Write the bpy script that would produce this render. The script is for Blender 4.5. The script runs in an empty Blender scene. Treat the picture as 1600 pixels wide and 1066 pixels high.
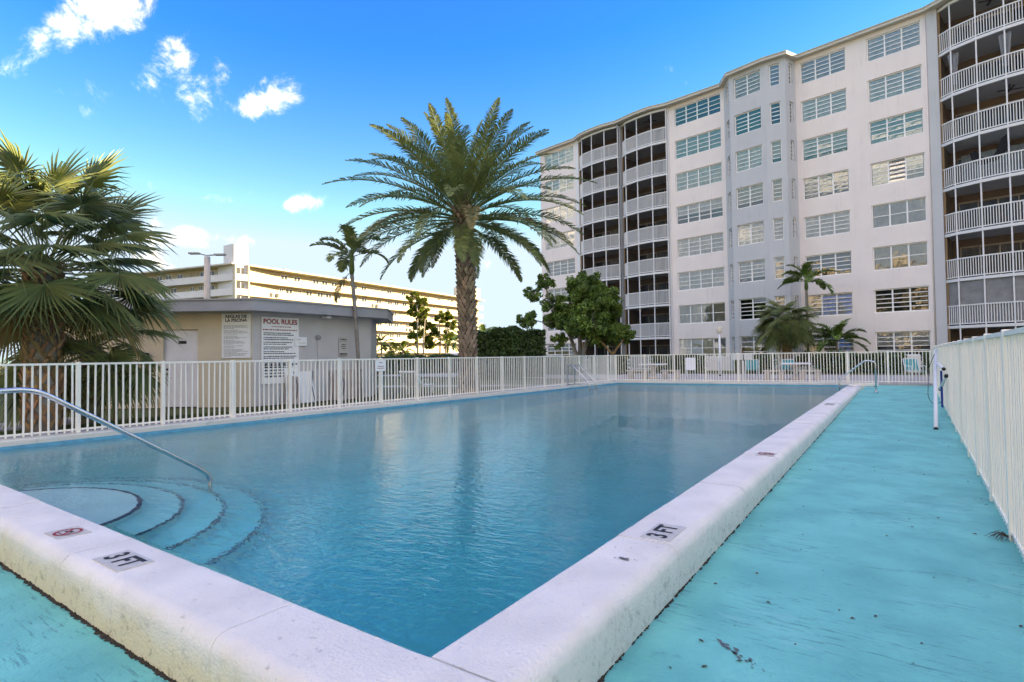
import bpy, bmesh, math, random
from mathutils import Vector, Matrix, noise as mnoise
R = math.radians
random.seed(7)
SC = bpy.context.scene
COL = SC.collection

# ------------------------------------------------------------------ camera
YAW, PITCH, ROLL, FPX, CAMH = R(35.4), math.atan(24/887.0), 0.014, 887.0, 1.22
_fw = Vector((-math.sin(YAW)*math.cos(PITCH), math.cos(YAW)*math.cos(PITCH), math.sin(PITCH)))
_r0 = Vector((math.cos(YAW), math.sin(YAW), 0)); _u0 = _r0.cross(_fw)
_r = _r0*math.cos(ROLL) - _u0*math.sin(ROLL); _u = _u0*math.cos(ROLL) + _r0*math.sin(ROLL)
cam = bpy.data.cameras.new('camera'); cam_o = bpy.data.objects.new('camera', cam); COL.objects.link(cam_o)
M = Matrix((_r, _u, -_fw)).transposed().to_4x4(); M.translation = Vector((0, 0, CAMH))
cam_o.matrix_world = M
cam.sensor_width = 36; cam.lens = 36*FPX/1600; cam.clip_end = 5000; cam.clip_start = 0.05
SC.camera = cam_o
def place(l, z):
    """ground position from metres to the right and metres ahead of the viewpoint"""
    return Vector((l*_r0.x - z*math.sin(YAW), l*_r0.y + z*math.cos(YAW), 0))
def skydir(x, y):
    return (_fw + _r*((x-800)/FPX) - _u*((y-533)/FPX)).normalized()

# ------------------------------------------------------------------ world, sun, exposure
SUN_EL = R(19.0)
_sh = (place(1.0, 0.10)).normalized()
SUNV = Vector((_sh.x*math.cos(SUN_EL), _sh.y*math.cos(SUN_EL), math.sin(SUN_EL)))
W = bpy.data.worlds.new('World'); SC.world = W; W.use_nodes = True
nt = W.node_tree; nt.nodes.clear()
def wn(t, **kw):
    n = nt.nodes.new(t)
    for k, v in kw.items(): setattr(n, k, v)
    return n
out = wn('ShaderNodeOutputWorld'); bg = wn('ShaderNodeBackground'); bg.inputs[1].default_value = 0.15
sky = wn('ShaderNodeTexSky', sky_type='NISHITA', sun_disc=False)
sky.sun_elevation = SUN_EL; sky.sun_rotation = math.atan2(SUNV.x, SUNV.y)
sky.air_density = 1.0; sky.dust_density = 0.15; sky.ozone_density = 1.5; sky.altitude = 0
tc = wn('ShaderNodeTexCoord')
def wmath(op, a, b=None, clamp=False):
    n = wn('ShaderNodeMath', operation=op); n.use_clamp = clamp
    for i, v in enumerate((a, b)):
        if v is None: continue
        if isinstance(v, (int, float)): n.inputs[i].default_value = v
        else: nt.links.new(v, n.inputs[i])
    return n.outputs[0]
def wdot(vec):
    n = wn('ShaderNodeVectorMath', operation='DOT_PRODUCT')
    nt.links.new(tc.outputs['Generated'], n.inputs[0]); n.inputs[1].default_value = vec
    return n.outputs['Value']
def wnoise(scale, detail, dist=0.0, rough=0.55, loc=(0,0,0), stretch=(1,1,1)):
    mp = wn('ShaderNodeMapping'); mp.inputs['Location'].default_value = loc; mp.inputs['Scale'].default_value = stretch
    nt.links.new(tc.outputs['Generated'], mp.inputs[0])
    n = wn('ShaderNodeTexNoise'); n.inputs['Scale'].default_value = scale; n.inputs['Detail'].default_value = detail
    n.inputs['Distortion'].default_value = dist; n.inputs['Roughness'].default_value = rough
    nt.links.new(mp.outputs[0], n.inputs['Vector']); return n.outputs['Fac']
# clouds: (direction, half length, half height, tilt of the long axis, strength) as angles on the sky
CLOUDS = [((160, 25), .115, .045, -.45, 1.0), ((30, 90), .075, .03, -.55, 1.0), ((150, 150), .07, .04, .35, .62),
          ((265, 105), .075, .045, -.6, .95), ((315, 140), .08, .05, -.55, 1.05), ((400, 150), .085, .05, -.15, .98), ((440, 130), .03, .03, .6, .8),
          ((230, 288), .022, .016, .2, .55), ((345, 312), .05, .014, .15, .7), ((395, 298), .03, .012, -.5, .7), ((475, 318), .05, .022, -.3, .85),
          ((225, 348), .05, .02, .3, .75), ((285, 376), .09, .03, .05, .95), ((370, 378), .04, .018, .1, .8), ((235, 410), .07, .04, .2, .9),
          ((340, 400), .09, .018, 0, .7), ((740, 412), .07, .016, 0, .45), ((830, 418), .05, .014, 0, .45),
          ((1095, 135), .035, .012, .3, .5), ((1045, 103), .015, .015, .3, .3), ((1250, 5), .09, .02, .4, .4)]
acc = None
for (px, py), ra, rb, tilt, stg in CLOUDS:
    c = skydir(px, py); t = Vector((-c.y, c.x, 0)).normalized()*-1; b = c.cross(t)*-1
    t = _r - c*_r.dot(c); t.normalize(); b = t.cross(c)*-1
    tt = t*math.cos(tilt) + c.cross(t)*-math.sin(tilt)*-1; bb = c.cross(tt)
    ra *= .92; rb *= .88
    a2 = wmath('POWER', wmath('MULTIPLY', wdot(tt), 1/ra), 2.0); b2 = wmath('POWER', wmath('MULTIPLY', wdot(bb), 1/rb), 2.0)
    m = wmath('MULTIPLY', wmath('SUBTRACT', 1.0, wmath('ADD', a2, b2), clamp=True), stg)
    m = wmath('MULTIPLY', m, wmath('GREATER_THAN', wdot(c), 0.3))
    acc = m if acc is None else wmath('MAXIMUM', acc, m)
n1 = wnoise(14, 11, 0.3, 0.68); n2 = wnoise(2.6, 7, 0.4, 0.58, (3.1, 1.7, .4), (1, 1, 2.2))
shaped = wmath('SUBTRACT', wmath('ADD', wmath('MULTIPLY', acc, .75), wmath('MULTIPLY', n1, 3.6)), 2.12)
shaped = wmath('MULTIPLY', wmath('POWER', wmath('MULTIPLY', shaped, .80, clamp=True), 2.6), wmath('MULTIPLY', acc, 2.2, clamp=True))
gen = wmath('MULTIPLY', wmath('SUBTRACT', n2, 0.53), 5.0, clamp=True)          # clouds added outside the view, denser than in it, filling the shade
gen = wmath('MULTIPLY', gen, wmath('MULTIPLY', wmath('SUBTRACT', 0.62, wdot(_fw)), 4.0, clamp=True))
cl = wmath('MAXIMUM', shaped, gen); cl = wmath('MULTIPLY', cl, 0.9)
hz = wn('ShaderNodeHueSaturation'); hz.inputs['Hue'].default_value = .531; hz.inputs['Saturation'].default_value = 1.56; hz.inputs['Value'].default_value = .47
nt.links.new(sky.outputs[0], hz.inputs['Color'])
mx = wn('ShaderNodeMix', data_type='RGBA'); mx.inputs['B'].default_value = (6.6, 6.4, 6.3, 1)
lim = wn('ShaderNodeMix', data_type='RGBA', blend_type='DARKEN'); lim.inputs['Factor'].default_value = 1.0; lim.inputs['B'].default_value = (.44, .68, 1.10, 1)   # clear air never brighter than this
nt.links.new(hz.outputs[0], lim.inputs['A'])
nt.links.new(cl, mx.inputs['Factor']); nt.links.new(lim.outputs['Result'], mx.inputs['A'])
nt.links.new(mx.outputs['Result'], bg.inputs[0]); nt.links.new(bg.outputs[0], out.inputs[0])

sun = bpy.data.lights.new('sun', 'SUN'); sun.energy = 2.2; sun.angle = R(0.55); sun.color = (1.0, .88, .70)
sun_o = bpy.data.objects.new('sun', sun); COL.objects.link(sun_o)
sun_o.rotation_euler = (-SUNV).to_track_quat('-Z', 'Y').to_euler(); sun_o.location = (40, 40, 60)
vs = SC.view_settings; vs.view_transform = 'Standard'; vs.look = 'None'; vs.gamma = 1.0; vs.exposure = 3.27
vs.use_white_balance = True; vs.white_balance_temperature = 10000; vs.white_balance_tint = 10
SC.cycles.max_bounces = 9; SC.cycles.transmission_bounces = 8; SC.cycles.caustics_refractive = True; SC.cycles.transparent_max_bounces = 24; SC.cycles.caustics_reflective = False
SC.cycles.use_denoising = True

# ------------------------------------------------------------------ helpers
def tag(o, label=None, cat=None, group=None, kind=None):
    if label: o['label'] = label
    if cat: o['category'] = cat
    if group: o['group'] = group
    if kind: o['kind'] = kind
    return o
def empty(name, loc=(0,0,0), rz=0.0):
    o = bpy.data.objects.new(name, None); COL.objects.link(o); o.location = loc; o.rotation_euler = (0, 0, rz); o.empty_display_size = .1
    return o
def link(name, me, parent=None, loc=(0,0,0), rz=0.0):
    o = bpy.data.objects.new(name, me); COL.objects.link(o); o.location = loc; o.rotation_euler = (0, 0, rz)
    if parent: o.parent = parent
    return o
def copy_tree(o, parent=None):
    c = o.copy(); COL.objects.link(c); c.parent = parent
    for ch in list(o.children): copy_tree(ch, c)
    return c
class MB:
    def __init__(s): s.v, s.f, s.mi = [], [], []
    def add(s, vs_, fs, mi=0):
        k = len(s.v); s.v += [tuple(p) for p in vs_]; s.f += [tuple(i+k for i in f) for f in fs]; s.mi += [mi]*len(fs); return s
    def box(s, x0, x1, y0, y1, z0, z1, mi=0):
        return s.add([(x0,y0,z0),(x1,y0,z0),(x1,y1,z0),(x0,y1,z0),(x0,y0,z1),(x1,y0,z1),(x1,y1,z1),(x0,y1,z1)],
                     [(0,3,2,1),(4,5,6,7),(0,1,5,4),(1,2,6,5),(2,3,7,6),(3,0,4,7)], mi)
    def obox(s, c, ax, ay, az, mi=0):
        c = Vector(c); P = []
        for k in (-1, 1):
            for i, j in ((-1,-1),(1,-1),(1,1),(-1,1)): P.append(c + ax*i + ay*j + az*k)
        return s.add(P, [(0,3,2,1),(4,5,6,7),(0,1,5,4),(1,2,6,5),(2,3,7,6),(3,0,4,7)], mi)
    def bar(s, p, q, w, h, mi=0):
        p, q = Vector(p), Vector(q); d = (q-p).normalized(); up = Vector((0,0,1)) if abs(d.z) < .95 else Vector((0,1,0))
        a = d.cross(up).normalized(); b = a.cross(d)
        return s.obox((p+q)/2, d*((q-p).length/2), a*(w/2), b*(h/2), mi)
    def tube(s, pts, r, n=8, mi=0, cap=True):
        pts = [Vector(p) for p in pts]; rs = r if isinstance(r, (list, tuple)) else [r]*len(pts); rings = []
        ref = None
        for i, p in enumerate(pts):
            d = (pts[min(i+1, len(pts)-1)] - pts[max(i-1, 0)]).normalized()
            if ref is None: ref = Vector((0,0,1)) if abs(d.z) < .9 else Vector((1,0,0))
            a = d.cross(ref).normalized(); b = a.cross(d).normalized(); ref = b
            rings.append([p + (a*math.cos(2*math.pi*k/n) + b*math.sin(2*math.pi*k/n))*rs[i] for k in range(n)])
        V = [q for rg in rings for q in rg]; F = []
        for i in range(len(pts)-1):
            for k in range(n):
                k2 = (k+1) % n; F.append((i*n+k, i*n+k2, (i+1)*n+k2, (i+1)*n+k))
        if cap: F.append(tuple(range(n-1, -1, -1))); F.append(tuple((len(pts)-1)*n+k for k in range(n)))
        return s.add(V, F, mi)
    def prism(s, poly, z0, z1, mi=0):
        n = len(poly)
        return s.add([(x,y,z0) for x,y in poly] + [(x,y,z1) for x,y in poly],
                     [tuple(range(n-1,-1,-1)), tuple(range(n,2*n))] + [(i,(i+1)%n,n+(i+1)%n,n+i) for i in range(n)], mi)
    def wallstrip(s, pts, z0, z1, mi=0):
        n = len(pts)
        return s.add([(x,y,z0) for x,y in pts] + [(x,y,z1) for x,y in pts], [(i,i+1,n+i+1,n+i) for i in range(n-1)], mi)
    def quad(s, a, b, c, d, mi=0): return s.add([a,b,c,d], [(0,1,2,3)], mi)
    def lathe(s, prof, n=16, c=(0,0,0), mi=0):
        V = []; F = []
        for (r_, z) in prof:
            for k in range(n): V.append((c[0]+r_*math.cos(2*math.pi*k/n), c[1]+r_*math.sin(2*math.pi*k/n), c[2]+z))
        for i in range(len(prof)-1):
            for k in range(n): F.append((i*n+k, i*n+(k+1)%n, (i+1)*n+(k+1)%n, (i+1)*n+k))
        F.append(tuple(range(n-1,-1,-1))); F.append(tuple((len(prof)-1)*n+k for k in range(n)))
        return s.add(V, F, mi)
    def mesh(s, name, mats, smooth=False):
        me = bpy.data.meshes.new(name); me.from_pydata(s.v, [], s.f)
        for m in (mats if isinstance(mats, (list, tuple)) else [mats]): me.materials.append(m)
        if any(s.mi): me.polygons.foreach_set('material_index', s.mi)
        if smooth: me.polygons.foreach_set('use_smooth', [True]*len(me.polygons))
        me.update(); return me
    def build(s, name, mats, parent=None, smooth=False, loc=(0,0,0), rz=0.0):
        return link(name, s.mesh(name, mats, smooth), parent, loc, rz)
def bevelled(me, w, seg=2, sel=None):
    bm = bmesh.new(); bm.from_mesh(me)
    es = [e for e in bm.edges if sel is None or sel(e)]
    bmesh.ops.bevel(bm, geom=es, offset=w, segments=seg, profile=.5, affect='EDGES'); bm.to_mesh(me); bm.free(); return me

# ------------------------------------------------------------------ materials
def mat(name, col, rough=.6, var=.12, scale=4.0, bump=.0, bscale=40.0, metal=0.0, spec=.4, col2=None, dirt=0.0, dirtcol=(.1,.08,.06), dscale=1.5, trans=0.0, island=0.0, detail=6, dthr=.58):
    m = bpy.data.materials.new(name); m.use_nodes = True; t = m.node_tree; N = t.nodes; L = t.links
    p = N['Principled BSDF']; p.inputs['Roughness'].default_value = rough; p.inputs['Metallic'].default_value = metal
    p.inputs['Specular IOR Level'].default_value = spec
    co = N.new('ShaderNodeTexCoord'); nz = N.new('ShaderNodeTexNoise'); nz.inputs['Scale'].default_value = scale; nz.inputs['Detail'].default_value = detail
    L.new(co.outputs['Object'], nz.inputs['Vector'])
    mixn = N.new('ShaderNodeMix'); mixn.data_type = 'RGBA'
    c2 = col2 or tuple(max(0, c*(1-var*2)) for c in col)
    mixn.inputs['A'].default_value = (*c2, 1); mixn.inputs['B'].default_value = (*col, 1)
    rp = N.new('ShaderNodeMapRange'); rp.inputs['From Min'].default_value = .3; rp.inputs['From Max'].default_value = .65
    L.new(nz.outputs['Fac'], rp.inputs['Value']); L.new(rp.outputs[0], mixn.inputs['Factor'])
    cur = mixn.outputs['Result']
    if island:
        g = N.new('ShaderNodeNewGeometry'); hs = N.new('ShaderNodeHueSaturation')
        mr = N.new('ShaderNodeMapRange'); mr.inputs['To Min'].default_value = 1-island; mr.inputs['To Max'].default_value = 1+island
        L.new(g.outputs['Random Per Island'], mr.inputs['Value']); L.new(mr.outputs[0], hs.inputs['Value'])
        mh = N.new('ShaderNodeMapRange'); mh.inputs['To Min'].default_value = .485; mh.inputs['To Max'].default_value = .515
        wn_ = N.new('ShaderNodeTexWhiteNoise'); wn_.noise_dimensions = '1D'; L.new(g.outputs['Random Per Island'], wn_.inputs['W'])
        L.new(wn_.outputs['Value'], mh.inputs['Value']); L.new(mh.outputs[0], hs.inputs['Hue'])
        L.new(cur, hs.inputs['Color']); cur = hs.outputs[0]
    if dirt:
        n2 = N.new('ShaderNodeTexNoise'); n2.inputs['Scale'].default_value = dscale; n2.inputs['Detail'].default_value = 10; n2.inputs['Roughness'].default_value = .7
        L.new(co.outputs['Object'], n2.inputs['Vector'])
        r2 = N.new('ShaderNodeMapRange'); r2.inputs['From Min'].default_value = dthr; r2.inputs['From Max'].default_value = dthr+.17; r2.inputs['To Max'].default_value = dirt
        L.new(n2.outputs['Fac'], r2.inputs['Value'])
        m2 = N.new('ShaderNodeMix'); m2.data_type = 'RGBA'; m2.inputs['B'].default_value = (*dirtcol, 1)
        L.new(cur, m2.inputs['A']); L.new(r2.outputs[0], m2.inputs['Factor']); cur = m2.outputs['Result']
    L.new(cur, p.inputs['Base Color'])
    if bump:
        n3 = N.new('ShaderNodeTexNoise'); n3.inputs['Scale'].default_value = bscale; n3.inputs['Detail'].default_value = 5
        L.new(co.outputs['Object'], n3.inputs['Vector'])
        b = N.new('ShaderNodeBump'); b.inputs['Strength'].default_value = bump; b.inputs['Distance'].default_value = .02
        L.new(n3.outputs['Fac'], b.inputs['Height']); L.new(b.outputs[0], p.inputs['Normal'])
    if trans:
        tr = N.new('ShaderNodeBsdfTranslucent'); L.new(cur, tr.inputs['Color']); mxs = N.new('ShaderNodeMixShader'); mxs.inputs[0].default_value = trans
        L.new(p.outputs[0], mxs.inputs[1]); L.new(tr.outputs[0], mxs.inputs[2]); L.new(mxs.outputs[0], N['Material Output'].inputs[0])
    return m
K = {}
K['white_paint'] = mat('white_fence_paint', (.92,.87,.77), .45, .03, 3, .05, 60, dirt=.35, dirtcol=(.42,.36,.27), dscale=5, dthr=.62)
K['coping'] = mat('coping_paint', (.82,.765,.70), .8, .07, 2.6, .5, 60, dirt=.6, dirtcol=(.34,.31,.27), dscale=13, dthr=.60)
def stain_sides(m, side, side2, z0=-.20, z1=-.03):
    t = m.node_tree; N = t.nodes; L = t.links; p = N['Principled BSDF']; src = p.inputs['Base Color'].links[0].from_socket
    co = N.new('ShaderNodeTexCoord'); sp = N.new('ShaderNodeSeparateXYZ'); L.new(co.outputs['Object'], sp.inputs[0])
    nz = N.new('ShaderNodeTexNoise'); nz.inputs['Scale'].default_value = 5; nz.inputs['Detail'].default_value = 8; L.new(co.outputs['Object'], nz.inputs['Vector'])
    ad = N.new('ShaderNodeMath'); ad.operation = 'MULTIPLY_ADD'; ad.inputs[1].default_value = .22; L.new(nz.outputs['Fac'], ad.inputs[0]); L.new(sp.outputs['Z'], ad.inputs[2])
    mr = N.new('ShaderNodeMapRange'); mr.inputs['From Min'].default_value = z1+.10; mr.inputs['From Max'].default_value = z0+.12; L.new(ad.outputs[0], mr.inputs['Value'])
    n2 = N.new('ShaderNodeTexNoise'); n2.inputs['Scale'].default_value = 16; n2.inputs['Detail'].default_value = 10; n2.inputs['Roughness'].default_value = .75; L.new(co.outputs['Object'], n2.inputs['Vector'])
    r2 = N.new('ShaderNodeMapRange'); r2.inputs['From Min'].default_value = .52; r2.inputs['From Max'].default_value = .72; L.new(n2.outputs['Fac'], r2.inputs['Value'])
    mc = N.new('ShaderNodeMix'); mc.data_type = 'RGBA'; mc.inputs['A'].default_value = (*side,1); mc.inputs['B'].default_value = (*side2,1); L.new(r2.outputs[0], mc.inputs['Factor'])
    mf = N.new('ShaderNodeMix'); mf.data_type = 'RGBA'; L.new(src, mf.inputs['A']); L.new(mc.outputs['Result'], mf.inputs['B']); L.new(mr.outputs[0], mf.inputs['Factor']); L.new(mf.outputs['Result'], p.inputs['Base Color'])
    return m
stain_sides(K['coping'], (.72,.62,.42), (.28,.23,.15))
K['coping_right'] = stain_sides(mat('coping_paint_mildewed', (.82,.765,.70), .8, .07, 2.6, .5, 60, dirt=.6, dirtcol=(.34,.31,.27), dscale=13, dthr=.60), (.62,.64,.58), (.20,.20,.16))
K['coping_far'] = mat('curb_paint', (.72,.69,.60), .75, .08, 2, .3, 50, dirt=.6, dirtcol=(.25,.25,.22), dscale=4, dthr=.57)
K['deck'] = mat('turquoise_deck_paint', (.125,.56,.50), .6, .08, 2.3, .35, 38, col2=(.075,.42,.39), dirt=.6, dirtcol=(.04,.24,.27), dscale=7, dthr=.585, detail=10)
def streaks(m, col, amount, sc=(5,55,5), thr=.60, scale=1.0, rough=.7):
    t = m.node_tree; N = t.nodes; L = t.links; p = N['Principled BSDF']; src = p.inputs['Base Color'].links[0].from_socket
    co = N.new('ShaderNodeTexCoord'); mp = N.new('ShaderNodeMapping'); mp.inputs['Scale'].default_value = sc; mp.inputs['Rotation'].default_value = (0,0,.12); L.new(co.outputs['Object'], mp.inputs[0])
    nz = N.new('ShaderNodeTexNoise'); nz.inputs['Scale'].default_value = scale; nz.inputs['Detail'].default_value = 9; nz.inputs['Roughness'].default_value = rough; L.new(mp.outputs[0], nz.inputs['Vector'])
    big = N.new('ShaderNodeTexNoise'); big.inputs['Scale'].default_value = 1.1; big.inputs['Detail'].default_value = 3; L.new(co.outputs['Object'], big.inputs['Vector'])
    ad = N.new('ShaderNodeMath'); ad.operation = 'MULTIPLY_ADD'; ad.inputs[1].default_value = .35; ad.inputs[2].default_value = -.175; L.new(big.outputs['Fac'], ad.inputs[0])
    sm = N.new('ShaderNodeMath'); L.new(nz.outputs['Fac'], sm.inputs[0]); L.new(ad.outputs[0], sm.inputs[1])
    mr = N.new('ShaderNodeMapRange'); mr.inputs['From Min'].default_value = thr; mr.inputs['From Max'].default_value = thr+.09; mr.inputs['To Max'].default_value = amount; L.new(sm.outputs[0], mr.inputs['Value'])
    mf = N.new('ShaderNodeMix'); mf.data_type = 'RGBA'; mf.inputs['B'].default_value = (*col,1); L.new(src, mf.inputs['A']); L.new(mr.outputs[0], mf.inputs['Factor']); L.new(mf.outputs['Result'], p.inputs['Base Color']); return m
streaks(K['deck'], (.035,.19,.21), .75, (5,36,4), .575); streaks(K['deck'], (.20,.56,.54), .55, (2.5,9,2.5), .58); streaks(K['deck'], (.05,.12,.12), .85, (22,34,20), .67)
for kk in ('coping','coping_right'): streaks(K[kk], (.30,.26,.23), .75, (16,16,16), .63, 1.0, .8)
K['dirt'] = mat('dirt', (.055,.042,.03), .95, .3, 20, .8, 60)
K['concrete'] = mat('concrete', (.46,.43,.41), .85, .12, 1.2, .3, 60, dirt=.4, dirtcol=(.2,.18,.16), dscale=2)
K['asphalt'] = mat('asphalt', (.06,.06,.062), .9, .15, 3, .4, 120)
K['grass'] = mat('lawn', (.075,.11,.025), .9, .3, 1.5, .6, 90, col2=(.10,.09,.035))
K['blade'] = mat('grass_blade', (.09,.13,.03), .7, .2, 2, island=.35, trans=.25)
K['basin'] = mat('pool_plaster', (.70,.86,.88), .7, .05, 2, .1, 30)
K['tile'] = mat('waterline_tile', (.10,.42,.58), .25, .1, 8)
K['edge_tile'] = mat('step_edge_tile', (.045,.05,.16), .3, .3, 30)
K['steel'] = mat('stainless_steel', (.62,.62,.61), .2, .05, 8, metal=1.0)
K['black'] = mat('black_plastic', (.015,.015,.016), .5, .1, 8)
K['ink'] = mat('black_print', (.02,.02,.022), .6, .1, 20)
K['grey_ink'] = mat('grey_print', (.13,.13,.15), .6, .1, 20)
K['red'] = mat('red_print', (.40,.03,.035), .6, .1, 20)
K['marker'] = mat('marker_tile', (.62,.58,.53), .45, .1, 20, dirt=.5, dirtcol=(.3,.26,.22), dscale=20)
K['sign'] = mat('sign_board', (.93,.92,.90), .5, .03, 6, dirt=.2, dirtcol=(.5,.46,.4), dscale=4)
K['ph_wall'] = mat('cream_stucco', (.74,.62,.46), .85, .05, 1.5, .3, 80, dirt=.25, dirtcol=(.3,.26,.2), dscale=1.2)
K['ph_grey'] = mat('grey_stucco', (.60,.57,.55), .85, .05, 1.5, .3, 80, dirt=.25, dirtcol=(.28,.27,.26), dscale=1.2)
K['ph_roof'] = mat('roof_fascia_grey', (.38,.38,.39), .6, .06, 2, .1, 40, dirt=.3, dirtcol=(.14,.14,.14))
K['door_paint'] = mat('lavender_door_paint', (.80,.78,.82), .5, .04, 3)
K['bwall'] = mat('building_stucco_pinkish', (.88,.79,.745), .85, .03, .6, .15, 30, dirt=.12, dirtcol=(.45,.42,.4), dscale=.5)
K['bgrey'] = mat('building_stucco_grey', (.57,.58,.59), .85, .03, .6, .15, 30, dirt=.12, dirtcol=(.36,.36,.36), dscale=.5)
streaks(K['bwall'], (.66,.58,.53), .25, (5,5,.22), .56); streaks(K['bgrey'], (.40,.41,.42), .25, (5,5,.22), .56)
K['bwhite'] = mat('white_trim', (.78,.78,.78), .55, .03, 2)
K['broof'] = mat('roof_edge_cream', (.62,.57,.48), .7, .06, 1)
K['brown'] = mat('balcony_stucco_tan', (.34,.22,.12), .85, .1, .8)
K['brown2'] = mat('balcony_ceiling', (.30,.25,.2), .85, .1, .8)
K['frame'] = mat('window_frame', (.92,.90,.87), .45, .03, 4)
K['pipe'] = mat('downpipe_grey', (.42,.45,.50), .5, .05, 3)
K['cream'] = mat('cream_concrete', (.57,.51,.41), .8, .05, .4, dirt=.15, dirtcol=(.4,.33,.24), dscale=.3)
K['cream_wall'] = mat('cream_wall', (.50,.43,.31), .8, .06, .4)
K['cream_shade'] = mat('cream_in_shade', (.68,.66,.66), .8, .04, .4)  # greyer copy of the cream; shade of left wing and tower put into colour
K['darkwin'] = mat('far_window_glass', (.05,.055,.06), .15, .3, .6, spec=.6)
K['fardoor'] = mat('far_door_paint', (.50,.42,.32), .6, .15, .5)
K['palm_leaf'] = mat('date_frond', (.21,.245,.075), .5, .2, 1.5, island=.3, trans=.22, col2=(.15,.195,.07))
K['palm_leaf2'] = mat('dry_date_frond', (.30,.22,.08), .6, .2, 1.5, island=.3, trans=.22, col2=(.13,.12,.04))
K['fan_leaf'] = mat('fan_leaf', (.215,.26,.10), .45, .2, 2, island=.25, trans=.25, col2=(.155,.21,.085))
K['fan_dry'] = mat('dry_fan_leaf', (.32,.22,.08), .6, .2, 2, island=.3, trans=.25, col2=(.2,.17,.06))
K['areca'] = mat('areca_leaf', (.13,.22,.045), .45, .2, 2, island=.3, trans=.28)
K['leaf'] = mat('broad_leaf', (.18,.275,.05), .45, .2, .7, island=.45, trans=.25, col2=(.065,.125,.025))
K['leaf_dark'] = mat('hedge_leaf', (.07,.125,.03), .5, .2, .7, island=.45, trans=.15)
K['leaf_lit'] = mat('yellow_green_leaf', (.14,.19,.02), .5, .2, .7, island=.4, trans=.35)
K['core'] = mat('hedge_core_dark', (.02,.03,.012), .9, .2, 3)  # near-black green of the solid box inside each hedge
K['bark'] = mat('pale_bark', (.34,.30,.25), .85, .2, 4, .5, 30)
K['boss'] = mat('palm_boot', (.42,.31,.22), .85, .2, 3, .5, 40, island=.45)
K['bootred'] = mat('cut_palm_boot', (.42,.24,.12), .8, .25, 6, .5, 40, island=.35)
K['palmbark'] = mat('palm_trunk', (.30,.27,.23), .85, .2, 5, .4, 40)
K['husk'] = mat('palm_fibre', (.13,.07,.035), .9, .3, 8, .6, 60)
K['stone'] = mat('precast_concrete', (.62,.53,.45), .85, .1, 3, .3, 60)
K['teal'] = mat('teal_strap', (.01,.32,.33), .4, .1, 5)
K['bluepad'] = mat('blue_foam', (.015,.05,.28), .7, .1, 6)
K['tabletop'] = mat('folded_table_top', (.52,.42,.36), .6, .12, 3)
K['cloth'] = mat('curtain', (.68,.70,.74), .8, .1, 3)
for nm, c in (('blind_white', (.90,.88,.86)), ('blind_grey', (.68,.67,.67)), ('blind_cream', (.74,.66,.52)), ('blind_blue', (.45,.56,.62)), ('room_dark', (.04,.04,.045))):
    K[nm] = mat(nm, c, .85, .12, 2.5)
def glass_mat(name, tint=(.92,.94,.95), base=.06, wav=.03):
    m = bpy.data.materials.new(name); m.use_nodes = True; t = m.node_tree; N = t.nodes; L = t.links; N.remove(N['Principled BSDF'])
    lw = N.new('ShaderNodeFresnel'); lw.inputs[0].default_value = 1.6
    ad = N.new('ShaderNodeMath'); ad.operation = 'MULTIPLY_ADD'; ad.use_clamp = True; ad.inputs[1].default_value = 1.5; ad.inputs[2].default_value = base
    L.new(lw.outputs[0], ad.inputs[0])
    tr = N.new('ShaderNodeBsdfTransparent'); tr.inputs[0].default_value = (*tint, 1); gl = N.new('ShaderNodeBsdfGlossy'); gl.inputs['Roughness'].default_value = .02
    co = N.new('ShaderNodeTexCoord'); nz = N.new('ShaderNodeTexNoise'); nz.inputs['Scale'].default_value = 1.6; nz.inputs['Detail'].default_value = 2; L.new(co.outputs['Object'], nz.inputs['Vector'])
    bp = N.new('ShaderNodeBump'); bp.inputs['Strength'].default_value = wav*10; bp.inputs['Distance'].default_value = .02; L.new(nz.outputs[0], bp.inputs['Height']); L.new(bp.outputs[0], gl.inputs['Normal'])
    mx_ = N.new('ShaderNodeMixShader'); L.new(ad.outputs[0], mx_.inputs[0]); L.new(tr.outputs[0], mx_.inputs[1]); L.new(gl.outputs[0], mx_.inputs[2]); L.new(mx_.outputs[0], N['Material Output'].inputs[0])
    return m
def screen_mat(name, v):
    m = bpy.data.materials.new(name); m.use_nodes = True; t = m.node_tree; N = t.nodes; N.remove(N['Principled BSDF'])
    tr = N.new('ShaderNodeBsdfTransparent'); tr.inputs[0].default_value = (v,v,v,1); df = N.new('ShaderNodeBsdfDiffuse'); df.inputs[0].default_value = (.03,.03,.032,1); mx_ = N.new('ShaderNodeMixShader'); mx_.inputs[0].default_value = .25
    t.links.new(tr.outputs[0], mx_.inputs[1]); t.links.new(df.outputs[0], mx_.inputs[2]); t.links.new(mx_.outputs[0], N['Material Output'].inputs[0]); return m
K['screen'] = screen_mat('insect_screen', .62); K['screen_thin'] = screen_mat('thin_insect_screen', .85)
K['glass'] = glass_mat('window_glass', base=.10)
K['glass_dark'] = glass_mat('tinted_glass', (.3,.32,.34), .12)
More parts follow.
